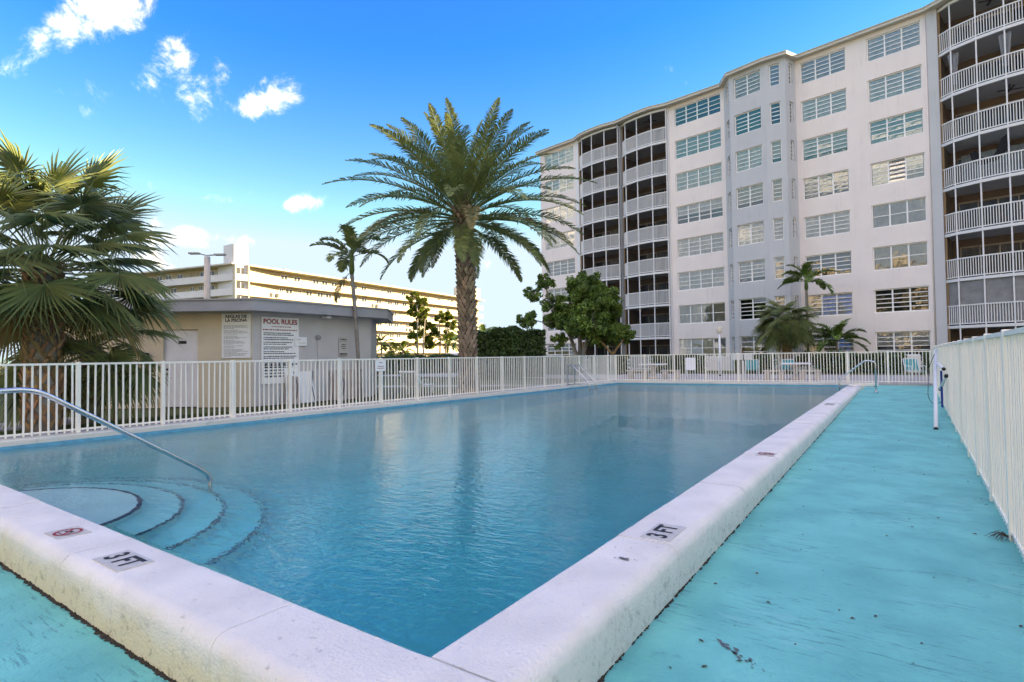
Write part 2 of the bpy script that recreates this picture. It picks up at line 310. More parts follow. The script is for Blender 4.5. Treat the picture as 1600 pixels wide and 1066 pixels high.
def water_mat():
    m = bpy.data.materials.new('pool_water'); m.use_nodes = True; t = m.node_tree; N = t.nodes; L = t.links; N.remove(N['Principled BSDF'])
    co = N.new('ShaderNodeTexCoord')
    def nz(scale, st, rot, det=3, dist=0.3):
        mp = N.new('ShaderNodeMapping'); mp.inputs['Scale'].default_value = st; mp.inputs['Rotation'].default_value = (0,0,rot); L.new(co.outputs['Object'], mp.inputs[0])
        n = N.new('ShaderNodeTexNoise'); n.inputs['Scale'].default_value = scale; n.inputs['Detail'].default_value = det; n.inputs['Distortion'].default_value = dist
        L.new(mp.outputs[0], n.inputs['Vector']); return n.outputs[0]
    a = nz(5.2, (1, 2.6, 1), R(-28), 2, .5); b = nz(14, (1, 2.2, 1), R(-40), 2, .4); c = nz(1.1, (1, 1.3, 1), R(15), 2)
    m1 = N.new('ShaderNodeMath'); m1.operation = 'MULTIPLY_ADD'; m1.inputs[1].default_value = .45; L.new(b, m1.inputs[0]); L.new(a, m1.inputs[2])
    m2 = N.new('ShaderNodeMath'); m2.operation = 'MULTIPLY_ADD'; m2.inputs[1].default_value = .6; L.new(c, m2.inputs[0]); L.new(m1.outputs[0], m2.inputs[2])
    bp = N.new('ShaderNodeBump'); bp.inputs['Strength'].default_value = .16; bp.inputs['Distance'].default_value = .05; L.new(m2.outputs[0], bp.inputs['Height'])
    gl = N.new('ShaderNodeBsdfGlass'); gl.inputs['Roughness'].default_value = 0.0; gl.inputs['IOR'].default_value = 1.27; L.new(bp.outputs[0], gl.inputs['Normal'])
    L.new(gl.outputs[0], N['Material Output'].inputs[0])
    va = N.new('ShaderNodeVolumeAbsorption'); va.inputs[0].default_value = (.0,.872,.892,1); va.inputs[1].default_value = 1.75
    L.new(va.outputs[0], N['Material Output'].inputs['Volume'])
    return m
K['water'] = water_mat()

# ------------------------------------------------------------------ ground, deck, pool
WZ = -0.14
NR, FR, FL, NL = Vector((-1.655,1.71)), Vector((-2.08,25.7)), Vector((-11.40,24.6)), Vector((-11.70,1.71))
def deckz(y): return -0.30 + 0.2*max(0.0, min(1.0, (y-2.0)/24.5))
def struct(o): o['kind'] = 'structure'; return o
GZ = -0.16
hx0, hx1, hy0, hy1 = -12.15, .80, -8.0, 27.6
b = MB(); S = 2500
for (x0,x1,y0,y1) in ((-S,hx0,-S,S),(hx1,S,-S,S),(hx0,hx1,-S,hy0),(hx0,hx1,hy1,S)):
    b.quad((x0,y0,GZ),(x1,y0,GZ),(x1,y1,GZ),(x0,y1,GZ))
struct(b.build('ground', K['grass']))
# turquoise deck: near apron and the long walkway that rises gently to the far end
b = MB(); ys = [-8 + i*1.0 for i in range(36)]
xs = [-12.1, -8, -4, -1.6, -1.2, -.6, 0, .62, .80]
for j in range(len(ys)-1):
    for i in range(len(xs)-1):
        if ys[j] >= 2.0 and xs[i] < -2.4: continue
        if ys[j+1] > 27.01: continue
        P = [(xs[i],ys[j]),(xs[i+1],ys[j]),(xs[i+1],ys[j+1]),(xs[i],ys[j+1])]
        if ys[j] >= 2.0: P = [(max(x, -2.6), y) for x, y in P]
        b.add([(x,y,deckz(y)) for x,y in P], [(0,1,2,3)])
struct(b.build('turquoise_deck', K['deck']))
b = MB(); b.quad((-S*0-60,27.0,-.03),(30,27.0,-.03),(30,35.5,-.03),(-60,35.5,-.03)); b.box(-13.0,.6,26.3,27.02,-.4,-.028); b.box(-60,30,35.5,35.62,-.3,-.026)
struct(b.build('far_patio', K['concrete']))
b = MB(); b.box(-13.75,-12.12,-8,27.0,-.5,-.10); struct(b.build('side_pavement', K['concrete']))
b = MB(); b.box(-16.9,-15.0,-8,5.2,-.4,-.12); struct(b.build('garden_path', K['concrete']))
b = MB(); b.quad((-60,30,GZ+.006),(-17,30,GZ+.006),(-17,34.6,GZ+.006),(-60,34.6,GZ+.006)); b.quad((-25,16,GZ+.010),(-13.7,22,GZ+.010),(-13.7,23.6,GZ+.010),(-25,17.8,GZ+.010))
struct(b.build('garden_walk', K['concrete']))
b = MB(); b.quad((-95,36,GZ+.004),(-24,36,GZ+.004),(-36,60,GZ+.004),(-95,60,GZ+.004)); struct(b.build('parking_lot', K['asphalt']))
# soil strip under the tall fence
b = MB(); rng = random.Random(3); n = 120
for i in range(n):
    y0, y1 = -4+31*i/n, -4+31*(i+1)/n
    b.add([(.60+.03*rng.random(),y0,deckz(y0)+.006),(.95,y0,deckz(y0)+.03),(.95,y1,deckz(y1)+.03),(.60+.03*rng.random(),y1,deckz(y1)+.006)], [(0,1,2,3)])
struct(b.build('soil_strip', K['dirt']))

# pool basin with steps
basin = MB(); Q = [NR, FR, FL, NL]
deep = [-1.12, -1.6, -1.6, -1.15]
basin.add([(p.x,p.y,-.20) for p in Q] + [(p.x,p.y,z) for p, z in zip(Q, deep)], [(4,5,6,7)] + [(i,(i+1)%4,4+(i+1)%4,4+i) for i in range(4)])
basin_o = struct(basin.build('pool_basin', K['basin']))
tb = MB(); 
for i in range(4):
    p, q = Q[i], Q[(i+1)%4]; d = (q-p).normalized(); nrm = Vector((-d.y, d.x))
    if nrm.dot((NR+FL)/2 - p) < 0: nrm = -nrm
    a0, a1 = p + nrm*.004, q + nrm*.004
    tb.add([(a0.x,a0.y,-.205),(a1.x,a1.y,-.205),(a1.x,a1.y,-.085),(a0.x,a0.y,-.085)], [(0,1,2,3)])
tb.build('waterline_tile', K['tile'], basin_o)
SX = -6.85
for k, (rx, ry, zt) in enumerate(((1.16,.88,-.27),(1.56,1.23,-.45),(1.92,1.60,-.66),(2.30,1.98,-.88))):
    arc = [(SX+rx*math.cos(math.pi*i/40), 1.712+ry*math.sin(math.pi*i/40)) for i in range(41)]
    b = MB(); b.prism(arc, -1.3, zt); b.build('step', K['basin'], basin_o)
    ew = .036 if k == 0 else .024
    inn = [(SX+(rx-ew)*math.cos(math.pi*i/40), 1.712+(ry-ew)*math.sin(math.pi*i/40)) for i in range(41)]
    b = MB(); V = []
    for (x,y),(u,v) in zip(arc, inn): V += [(SX+(x-SX)*1.004,1.712+(y-1.712)*1.004,zt-.03),(SX+(x-SX)*1.004,1.712+(y-1.712)*1.004,zt+.004),(u,v,zt+.004)]
    F = []
    for i in range(40): F += [(3*i,3*i+3,3*i+4,3*i+1),(3*i+1,3*i+4,3*i+5,3*i+2)]
    b.add(V, F); b.build('step_edge_tile', K['edge_tile'], basin_o)
wb = MB(); off = .05
Wq = [NR+Vector((off,-off)), FR+Vector((off,off)), FL+Vector((-off,off)), NL+Vector((-off,-off))]
wb.add([(p.x,p.y,WZ) for p in Wq] + [(p.x,p.y,-1.9) for p in Wq], [(0,1,2,3),(7,6,5,4)] + [(i,4+i,4+(i+1)%4,(i+1)%4) for i in range(4)])
struct(wb.build('pool_water', K['water']))

# coping: separate cast slabs with open joints, outer edge rounded
coping = empty('pool_coping'); struct(coping)
cr = random.Random(11)
def slab(p, q, inward, width, mat_, zbot=-.42, rnd=.085, corner_end=False, jitter=.003):
    """one slab from p to q along the pool edge, 'inward' points to the water"""
    p, q = Vector(p), Vector(q); d = (q-p); Ln = d.length; d.normalize(); o = Vector(inward)*-1
    bm = bmesh.new(); z = cr.uniform(-jitter, jitter)
    def P(s, w, h): v = p + d*s + o*w; return bm.verts.new((v.x, v.y, h+z))
    V = [P(s,w,h) for s in (0,Ln) for w,h in ((0,zbot+.25),(0,0),(width,0),(width,zbot))]
    for f in ((0,1,2,3),(7,6,5,4),(0,4,5,1),(1,5,6,2),(2,6,7,3),(3,7,4,0)): bm.faces.new([V[i] for i in f])
    bm.edges.ensure_lookup_table()
    outer = [e for e in bm.edges if set(e.verts) == {V[2],V[6]}]
    if corner_end: outer += [e for e in bm.edges if set(e.verts) in ({V[5],V[6]},{V[6],V[7]})]
    r_ = bmesh.ops.bevel(bm, geom=outer, offset=rnd, segments=9, profile=.5, affect='EDGES')
    inner = [e for e in bm.edges if len(e.verts) == 2 and all((Vector((v.co.x,v.co.y))-p).dot(o) < .001 and v.co.z > -.01 for v in e.verts) and abs((e.verts[0].co-e.verts[1].co).length-Ln) < .15]
    bmesh.ops.bevel(bm, geom=inner, offset=.018, segments=3, profile=.5, affect='EDGES')
    bmesh.ops.recalc_face_normals(bm, faces=bm.faces)
    le = [e for e in bm.edges if abs((e.verts[0].co-e.verts[1].co).normalized().dot(Vector((d.x,d.y,0)))) > .97 and (e.verts[0].co-e.verts[1].co).length > Ln*.6]
    bmesh.ops.subdivide_edges(bm, edges=le, cuts=18, use_grid_fill=True)
    for v in bm.verts:
        c = v.co; k1 = mnoise.noise(c*7.0); k2 = mnoise.noise(c*23.0+Vector((5,1,2))); edge = 1.0 if c.z > -.12 else .6
        c += Vector((o.x,o.y,0))*(k1*.004+k2*.002)*edge*(1 if (Vector((c.x,c.y))-p).dot(o) > .05 else .45); c.z += (mnoise.noise(c*4.0)*.003+k2*.0012) if c.z > -.1 else 0
    me = bpy.data.meshes.new('coping_slab'); bm.to_mesh(me); bm.free(); me.materials.append(mat_)
    me.polygons.foreach_set('use_smooth', [True]*len(me.polygons)); me.update(); me.set_sharp_from_angle(angle=R(42))
    return link('coping_slab', me, coping)
CW = .425
def run(p, q, inward, width, mat_, step, first=None, **kw):
    p, q = Vector(p), Vector(q); L_ = (q-p).length; d = (q-p).normalized(); s = 0.0; out_ = []
    ln = first or step
    while s < L_ - .05:
        e = min(L_, s+ln); 
        if L_-e < .3: e = L_
        out_.append((p+d*(s+.0016), p+d*(e-.0016))); s = e; ln = step*cr.uniform(.95,1.05)
    for k, (a0, a1) in enumerate(out_): slab(a0, a1, inward, width, mat_, **kw)
run((-1.655+CW*0-.30,1.71), (-9.0,1.71), (0,1), CW, K['coping'], .93, first=.62)
slab((-1.96,1.71), (-1.655+CW,1.71), (0,1), CW, K['coping'], corner_end=True)
dR = (FR-NR).normalized(); run(NR+dR*.004, FR-dR*1.2, (-dR.y,dR.x), CW, K['coping_right'], .93, first=.88, zbot=-.40)
dL = (FL-NL).normalized(); run(NL, FL, (dL.y,-dL.x), .42, K['coping_far'], 1.36, rnd=.03)
dF = (FR-FL).normalized(); run(FL+dF*-.2, FR+dF*.9, (dF.y,-dF.x), .42, K['coping_far'], 1.3, rnd=.03)
b = MB(); b.box(-9,-1.40,1.42,1.70,-.45,-.008); struct_core = b.build('joint_mortar', K['dirt'], coping)
b = MB(); q0, q1 = NR, FR-dR*1.2; nn_ = Vector((dR.y,-dR.x)); 
b.add([(p.x,p.y,z) for z in (-.45,-.008) for p in (q0+nn_*.01, q1+nn_*.01, q1+nn_*(CW-.13), q0+nn_*(CW-.13))], [(0,3,2,1),(4,5,6,7),(0,1,5,4),(1,2,6,5),(2,3,7,6),(3,0,4,7)]); b.build('joint_mortar', K['dirt'], coping)
# grime crack where coping meets deck
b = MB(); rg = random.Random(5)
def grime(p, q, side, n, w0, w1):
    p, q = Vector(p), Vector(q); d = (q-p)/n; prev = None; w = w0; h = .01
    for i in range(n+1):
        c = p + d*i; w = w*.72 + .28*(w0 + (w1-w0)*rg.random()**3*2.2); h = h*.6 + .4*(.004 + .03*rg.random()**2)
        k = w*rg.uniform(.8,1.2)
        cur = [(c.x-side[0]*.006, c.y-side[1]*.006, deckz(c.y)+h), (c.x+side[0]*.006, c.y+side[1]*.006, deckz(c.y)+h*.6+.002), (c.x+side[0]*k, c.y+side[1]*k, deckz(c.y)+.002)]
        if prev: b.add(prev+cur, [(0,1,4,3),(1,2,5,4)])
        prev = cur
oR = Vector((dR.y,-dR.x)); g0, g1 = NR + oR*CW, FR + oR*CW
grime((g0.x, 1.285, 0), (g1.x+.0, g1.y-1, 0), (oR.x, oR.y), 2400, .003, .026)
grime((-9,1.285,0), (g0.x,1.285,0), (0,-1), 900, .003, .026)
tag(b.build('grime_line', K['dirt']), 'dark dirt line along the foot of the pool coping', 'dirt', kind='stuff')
# leaf litter and scuffs on the deck
b = MB(); rg = random.Random(9)
for i in range(150):
    x, y = rg.uniform(-1.15,.55), 2.2 + 20*rg.random()**1.5
    if rg.random() < .35: x = rg.uniform(.42,.6)
    s = rg.uniform(.006,.022); a = rg.random()*6.28; z = deckz(y)+.004
    b.add([(x+s*math.cos(a),y+s*math.sin(a),z),(x+s*.5*math.cos(a+1.6),y+s*.5*math.sin(a+1.6),z+.006),(x-s*math.cos(a+.2),y-s*math.sin(a+.2),z),(x+s*.45*math.cos(a-1.5),y+s*.45*math.sin(a-1.5),z+.002)], [(0,1,2,3)])
for i in range(26):   # dry weed tuft at the fence foot
    a = rg.uniform(-2.6,.6); r_ = rg.uniform(.05,.16); b.tube([(.56,5.9,deckz(5.9)+.01),(.56+r_*.6*math.sin(a),5.9-r_*.6*math.cos(a),deckz(5.9)+.05),(.56+r_*math.sin(a),5.9-r_*math.cos(a),deckz(5.9)+.012)], .0018, 3)
tag(b.build('leaf_litter', K['husk']), 'scattered dry leaf bits on the turquoise deck', 'litter', kind='stuff')
b = MB(); rg = random.Random(21)
for (p, q, n, w) in (((-.87,3.08),(-.60,2.88),26,.02),((-1.50,3.16),(-1.36,3.19),10,.012)):
    z = deckz(3)+.0042 if n > 20 else .0045
    for i in range(n):
        t = i/n; x = p[0]+(q[0]-p[0])*t+rg.uniform(-w,w); y = p[1]+(q[1]-p[1])*t+rg.uniform(-w,w); s = rg.uniform(.006,.02)*(1.3-t)
        b.add([(x-s,y+s*.8,z),(x-s*.2,y-s*.6,z),(x+s,y-s*.5,z),(x+s*.4,y+s*.4,z)], [(0,1,2,3)])
for y0 in (4.75, 7.9, 11.6, 16.2):
    prev = None; dy = 0.0
    for i in range(60):
        x = -1.2 + 1.75*i/59; dy += rg.uniform(-.012,.012); y = y0 + dy + .06*math.sin(i*.21+y0); w = rg.uniform(.0008,.003); cur = [(x,y-w,deckz(y)+.0041),(x,y+w,deckz(y)+.0041)]
        if prev and rg.random() < .8: b.add(prev+cur, [(0,2,3,1)])
        prev = cur
tag(b.build('scuff_marks', K['grey_ink']), 'dark scuff marks on the turquoise deck and coping', 'scuff', kind='stuff')

# ------------------------------------------------------------------ lettering
def text_mesh(s, size, m, bold=0.0, align='CENTER', sx=1.0):
    cu = bpy.data.curves.new('t', 'FONT'); cu.body = s; cu.size = size; cu.align_x = align; cu.align_y = 'CENTER'; cu.offset = bold
    o = bpy.data.objects.new('t', cu); COL.objects.link(o)
    dg = bpy.context.evaluated_depsgraph_get(); me = bpy.data.meshes.new_from_object(o.evaluated_get(dg))
    bpy.data.objects.remove(o); me.materials.clear(); me.materials.append(m)
    for v in me.vertices: v.co.x *= sx
    return me
def marker(name, c, rot, label, kind='3 FT', L_=.37, Wd=.20):
    o = MB().box(-L_/2,L_/2,-Wd/2,Wd/2,-.02,.0045).build(name, K['marker'], coping, loc=(c[0],c[1],.001), rz=rot)
    o['label'] = label
    if kind == '3 FT':
        t = link('lettering', text_mesh('3 FT', .185, K['ink'], .006, sx=.86), o, (0,0,.0062))
    else:
        b = MB(); n = 28
        V = []
        for i in range(n): a = 2*math.pi*i/n; V += [(.088*math.cos(a),.088*math.sin(a),0),(.068*math.cos(a),.068*math.sin(a),0)]
        b.add(V, [(2*i,(2*i+2)%(2*n),(2*i+3)%(2*n),2*i+1) for i in range(n)]); b.bar((-.055,.05,0),(.055,-.05,0),.016,.0004)
        b.build('prohibition_ring', K['red'], o, loc=(0,0,.0066))
        b = MB(); b.bar((-.045,-.005,0),(.03,.025,0),.018,.0004); b.bar((.03,.02,0),(.05,-.02,0),.012,.0004); b.bar((-.05,-.045,0),(.05,-.045,0),.008,.0004); b.build('diver_figure', K['ink'], o, loc=(0,0,.0058))
    return o
marker('depth_marker', (-4.0,1.475), 0, 'depth tile reading 3 FT on the near coping')
marker('depth_marker', (-1.44,3.79), math.pi/2+.02, 'depth tile reading 3 FT on the right coping')
marker('no_diving_marker', (-4.985,1.49), 0, 'no diving tile with red ring on near coping', 'nd', .27, .2)
marker('no_diving_marker', (-1.50,7.35), math.pi/2, 'no diving tile with red ring on right coping', 'nd', .27, .2)
marker('depth_marker', (-1.66,15.1), math.pi/2, 'farther depth tile on the right coping')

# ------------------------------------------------------------------ fences
def fence(name, label, p, q, zf, height, post_step=1.36, first=0.0, post_caps=True):
    p, q = Vector((*p,0)), Vector((*q,0)); L_ = (q-p).length; d = (q-p).normalized(); rz = math.atan2(d.y, d.x)
    t = empty(name, (p.x,p.y,0), rz); tag(t, label, 'fence', 'white picket fences around the pool')
    z0 = lambda s: zf(p.y + d.y*s)
    n = int(L_/1.36)+1
    tr = MB(); br = MB(); N_ = 12
    for i in range(N_):
        s0, s1 = L_*i/N_, L_*(i+1)/N_
        top = lambda s: (height(s) if callable(height) else height)
        tr.bar((s0,0,top(s0)-.02),(s1+.001,0,top(s1)-.02),.046,.036); br.bar((s0,0,z0(s0)+.06),(s1+.001,0,z0(s1)+.06),.034,.03)
    tr.build('top_rail', K['white_paint'], t); br.build('bottom_rail', K['white_paint'], t)
    rg = random.Random(len(name)+int(L_*10)); pm = None; pk = None
    posts = []; s = first
    while s <= L_+.01: posts.append(s); s += post_step
    hh = lambda s: (height(s) if callable(height) else height)
    for s in posts:
        h = hh(s)-z0(s)+.012
        if pm is None: pm = bevelled(MB().box(-.033,.033,-.033,.033,0,1).mesh('post', K['white_paint']), .004, 1)
        o = link('post', pm, t, (s,0,z0(s)-.0)); o.scale = (1,1,h)
    npk = int(L_/.11)
    for i in range(npk+1):
        s = first + i*.11 - int(first/.11)*.11
        if s > L_ or min(abs(s-x) for x in posts) < .05: continue
        if pk is None: pk = MB().box(-.0125,.0125,-.0125,.0125,0,1).mesh('picket', K['white_paint'])
        o = link('picket', pk, t, (s,rg.uniform(-.002,.002),z0(s)+.012)); o.scale = (1,1,hh(s)-z0(s)-.036)
        o.rotation_euler = (rg.gauss(0,.003), rg.gauss(0,.006), rg.uniform(-.06,.06))
    return t
fence('pool_fence', 'white metal picket fence along the left pool edge', (-11.94, .97), (-11.66,24.95), lambda y: 0.0, 1.215, first=0.0)
fence('pool_fence', 'white metal picket fence across the far end of pool', (-11.66,24.95), (.52,26.75), lambda y: -.02, 1.215, first=.0)
fence('pool_fence', 'tall white metal picket fence beside the turquoise walkway', (.60,1.2), (.52,26.75), deckz, lambda s: 1.365-.16*max(0,min(1,(s-23)/2.5)), first=.6)

# ------------------------------------------------------------------ handrails, ladder, folded frame
def smooth_path(pts, r=.12, n=6):
    pts = [Vector(p) for p in pts]; o = [pts[0]]
    for i in range(1, len(pts)-1):
        a, b_, c = pts[i-1], pts[i], pts[i+1]; u = (a-b_); v = (c-b_); k = min(r, u.length*.45, v.length*.45); u.normalize(); v.normalize()
        p0, p1 = b_+u*k, b_+v*k
        for j in range(n+1):
            t = j/n; o.append(p0*(1-t)**2 + b_*2*t*(1-t) + p1*t*t)
    o.append(pts[-1]); return o
def one_tube_thing(name, label, cat, pts, r, m, rr=.12, extra=None):
    t = empty(name, (pts[0][0],pts[0][1],0)); base = Vector((pts[0][0],pts[0][1],0))
    MB().tube(smooth_path([Vector(p)-base for p in pts], rr), r, 12).build('rail', m, t, True)
    tag(t, label, cat); return t, base
hx = -6.41
t, base = one_tube_thing('handrail', 'curved stainless handrail descending into the near pool steps', 'handrail', [(hx,.98,deckz(.98)),(hx,.95,.97),(hx,1.66,.99),(hx,3.09,.045),(hx,3.21,-.06),(hx,3.21,-.55)], .024, K['steel'], .13)
MB().lathe([(.055,0),(.05,.02),(.03,.03)], 16).build('base_collar', K['steel'], t, True, (0,0,deckz(.98)))
ry = 22.25
t, base = one_tube_thing('handrail', 'stainless handrail at the far end of the right coping', 'handrail', [(-1.10,ry,deckz(ry)),(-1.10,ry,.88),(-1.38,ry,.93),(-2.15,ry,.28),(-2.16,ry,-.6)], .026, K['steel'], .12)
b = MB(); b.tube([(0,0,.06),(-1.05,0,.06)], .016, 8); b.build('cross_bar', K['steel'], t, True)
MB().lathe([(.07,0),(.065,.03),(.035,.045)], 16).build('base_collar', K['steel'], t, True, (0,0,deckz(ry)))
t = empty('pool_ladder', (-11.55,20.4,0)); tag(t, 'stainless ladder with two sloping rails on the left pool edge', 'ladder')
for dy in (-.28, .28):
    MB().tube(smooth_path([(0,dy,0),(0,dy,.80),(.18,dy,.86),(.98,dy,.12),(1.0,dy,-.6)], .1), .022, 10).build('rail', K['steel'], t, True)
for z in (-.3,-.55): MB().tube([(.99,-.28,z),(.99,.28,z)], .02, 8).build('rung', K['steel'], t, True)
MB().tube([(0,-.28,.05),(.6,-.28,.05)], .014, 8).build('cross_bar', K['steel'], t, True)
MB().tube([(0,.28,.05),(.6,.28,.05)], .014, 8).build('cross_bar', K['steel'], t, True)
# white tubular lift frame leaning on the tall fence
t = empty('pool_lift_frame', (.26,12.85,deckz(12.85))); tag(t, 'white tubular frame with blue pad leaning on tall fence', 'pool lift')
MB().tube([(0,0,.03),(.06,2.2,.75),(.16,5.2,1.44)], .033, 10).build('mast', K['bwhite'], t, True)
MB().tube([(0,-.02,0),(.002,.06,.04)], .036, 10).build('rubber_foot', K['black'], t, True)
MB().tube([(.13,4.2,1.16),(.22,2.6,1.03)], .034, 10).build('arm', K['bwhite'], t, True)
MB().tube([(.22,2.6,1.03),(.222,2.52,1.025)], .037, 10).build('end_cap', K['black'], t, True)
MB().tube([(.245,2.2,.88),(.17,3.3,.56)], .028, 10).build('strut', K['bwhite'], t, True)
MB().tube([(.245,2.2,.88),(.25,2.12,.90)], .038, 10).build('end_cap', K['black'], t, True)
MB().tube([(.17,3.3,.56),(.168,3.36,.54)], .034, 10).build('end_cap', K['black'], t, True)
bevelled(MB().box(.17,.21,3.0,3.14,.16,.98).mesh('pad', K['bluepad']), .015, 2); link('pad', bpy.data.meshes['pad'], t)
MB().tube(smooth_path([(.1,3.9,1.35),(-.02,4.2,1.0),(-.05,4.3,.3),(.05,4.3,.12),(.2,4.1,.2)], .2), .008, 6).build('cable', K['grey_ink'], t, True)

# ------------------------------------------------------------------ pool house
GP = -.14
ph = empty('pool_house', (-15.75,9.1,GP)); tag(ph, 'low cream and grey pool house with flat overhanging roof', 'pool house')
PW = [(-8.2,-5.8),(-8.2,-9.0+3.2),(-4.25,-2.95),(0,0),(0,4.4),(-1.6,6.2),(-6.0,6.2),(-9.5,2.0)]
PWc = [(-5.6,-3.9),(0,0),(0,4.4),(-1.5,6.0),(-6.5,6.0),(-8.5,-1.0)]
b = MB(); P = PWc; dU = Vector((P[0][0],P[0][1],0)).normalized(); 
def wall_quad(b, p, q, z0, z1, mi): b.add([(p[0],p[1],z0),(q[0],q[1],z0),(q[0],q[1],z1),(p[0],p[1],z1)], [(0,1,2,3)], mi)
lenL = math.hypot(*P[0]); u = (P[0][0]/lenL, P[0][1]/lenL)
def onL(s, o=0.0): return (u[0]*s + (-u[1])*-o*-1, u[1]*s + u[0]*-o) if False else (u[0]*s - u[1]*-o, u[1]*s + u[0]*-o)
def LP(s, o): # along the slanted face from the corner, o metres in front of it
    nx, ny = -u[1]*-1, u[0]*-1
    nx, ny = (u[1]*-1, u[0]) if (u[1]*-1)*.579 + u[0]*-.815 > 0 else (u[1], -u[0])
    return (u[0]*s + nx*o, u[1]*s + ny*o)
D0, D1, DT = 1.60, 2.62, 2.28
for (s0, s1, z0, z1) in ((0,D0,0,2.8),(D1,lenL,0,2.8),(D0,D1,DT,2.8)): wall_quad(b, LP(s0,0), LP(s1,0), z0, z1, 0)
for s in (D0, D1): wall_quad(b, LP(s,0), LP(s,-.14), 0, DT, 0)
b.add([(*LP(D0,0),DT),(*LP(D1,0),DT),(*LP(D1,-.14),DT),(*LP(D0,-.14),DT)], [(0,1,2,3)], 0)
for i in range(1, len(P)): 
    p, q = P[i], P[(i+1)%len(P)]; wall_quad(b, p, q, 0, 2.8, 1 if i in (1,2) else 0)
b.build('wall', [K['ph_wall'], K['ph_grey']], ph)
dr = MB(); 
dr.add([(*LP(D0,-.135),.02),(*LP(D1,-.135),.02),(*LP(D1,-.135),DT-.01),(*LP(D0,-.135),DT-.01),(*LP(D0,-.09),.02),(*LP(D1,-.09),.02),(*LP(D1,-.09),DT-.01),(*LP(D0,-.09),DT-.01)], [(0,1,2,3),(4,7,6,5),(0,4,5,1),(1,5,6,2),(2,6,7,3),(3,7,4,0)])
dr = dr.build('door', K['door_paint'], ph)
for z in (.98, 1.12): MB().tube([(*LP(D1-.1,-.09),z),(*LP(D1-.1,-.03),z)], .03, 10).build('handle', K['black'], dr, True)
b = MB(); b.add([(*LP(1.98,-.085),1.86),(*LP(2.22,-.085),1.86),(*LP(2.22,-.085),1.95),(*LP(1.98,-.085),1.95)], [(0,1,2,3)]); b.build('door_plate', K['ink'], dr)
# flat roof with deep fascia
def offset_poly(P, o):
    n = len(P); c = [sum(p[i] for p in P)/n for i in (0,1)]; R_ = []
    for i in range(n):
        a, p, q = Vector(P[i-1]), Vector(P[i]), Vector(P[(i+1)%n]); e1 = (p-a).normalized(); e2 = (q-p).normalized()
        n1_, n2_ = Vector((e1.y,-e1.x)), Vector((e2.y,-e2.x))
        if n1_.dot(p-Vector(c)) < 0: n1_, n2_ = -n1_, -n2_
        m_ = (n1_+n2_).normalized(); R_.append(tuple(p + m_*(o/max(.35, m_.dot(n1_)))))
    return R_
rf = MB(); rf.prism(offset_poly(PWc, .62), 2.76, 3.06); rf = rf.build('roof', K['ph_roof'], ph)
b = MB(); b.prism(offset_poly(PWc, .66), 3.06, 3.10); b.build('drip_edge', K['ph_roof'], rf)
for s, side in ((2.75,'L'),(.0,'R')):
    base_ = LP(2.75,.28) if side == 'L' else (.28, 2.35)
    b = MB(); b.box(base_[0]-.16,base_[0]+.16,base_[1]-.09,base_[1]+.09,2.66,2.758); o = b.build('eave_lamp', K['bwhite'], ph); bevelled(o.data, .03, 2)
b = MB(); b.box(-.05,.07,5.0,5.6,0,2.2); 
# wall fittings
t = tag(MB().tube([(0,0,0),(.10,0,0)], .07, 14).build('meter_dial', K['ph_roof'], None, True, (-15.75,11.3,1.92)), 'round grey meter on the grey pool house wall', 'meter')
MB().tube([(.03,0,-.07),(.03,0,-1.0)], .014, 6).build('conduit', K['ph_grey'], t, True)
p = LP(3.1,.09); t = empty('soap_dispenser', (-15.75+p[0], 9.1+p[1], 1.15)); tag(t, 'black dispenser box on cream wall beside the door', 'dispenser')
bevelled(MB().box(-.11,.11,-.09,.09,0,.32).mesh('disp', K['black']), .03, 2); link('body', bpy.data.meshes['disp'], t)
MB().box(-.07,.07,-.07,.07,-.07,.0).build('tray', K['grey_ink'], t)

def sign_thing(name, label, origin, rz, w, h, head, headcol, headsize, rows, rowmat, blank=None, m=None):
    """board lying in its local x-z plane, facing -y; head = list of (text, size, z, material)"""
    t = empty(name, origin, rz); tag(t, label, 'sign')
    link('board', bevelled(MB().box(-w/2,w/2,-.012,.012,-h/2,h/2).mesh('board', m or K['sign']), .003, 1), t)
    for s, size, z, mt in head:
        o = link('lettering', text_mesh(s, size, mt, size*.03), t, (0,-.0145,z)); o.rotation_euler = (R(90),0,0)
    if rows:
        b = MB(); rg = random.Random(len(label))
        for (z, x0, x1, th) in rows:
            x = x0
            while x < x1-.01:
                wl = min(rg.uniform(.02,.075), x1-x); b.add([(x,-.0143,z-th/2),(x+wl,-.0143,z-th/2),(x+wl,-.0143,z+th/2),(x,-.0143,z+th/2)], [(0,1,2,3)]); x += wl + rg.uniform(.008,.016)
        tag(b.build('text_lines', rowmat, t), kind='stuff')
    return t
rg = random.Random(4)
a = LP(.46,.03); angL = math.atan2(-u[1], -u[0])
rows = []; z = .30
while z > -.60:
    rows.append((z, -.36, .36 - (rg.random()**2)*.5, .009)); z -= .0285 if rg.random() < .8 else .05
sign_thing('rules_sign', 'white Spanish rules sign headed REGLAS DE LA PISCINA', (-15.75+a[0],9.1+a[1],1.93), angL, .84, 1.30, [('REGLAS DE', .125, .56, K['ink']), ('LA PISCINA', .125, .45, K['ink'])], None, 0, rows, K['grey_ink'])
rows = []; z = .52
for k in range(8):
    for j in range(2): rows.append((z, -.56, .56 - rg.random()*.5, .028)); z -= .055
    z -= .03
z = -.42
for k in range(5):
    rows.append((z, -.56, .1 if k else .56, .05)); z -= .09
rows2 = [(.70,-.32,.32,.022)]
t = sign_thing('rules_sign', 'tall white sign headed POOL RULES in red letters', (-15.72,9.98,1.50), math.pi/2, 1.24, 2.0, [('POOL RULES', .20, .86, K['red'])], None, 0, rows, K['ink'])
b = MB(); rg = random.Random(8); x = -.58
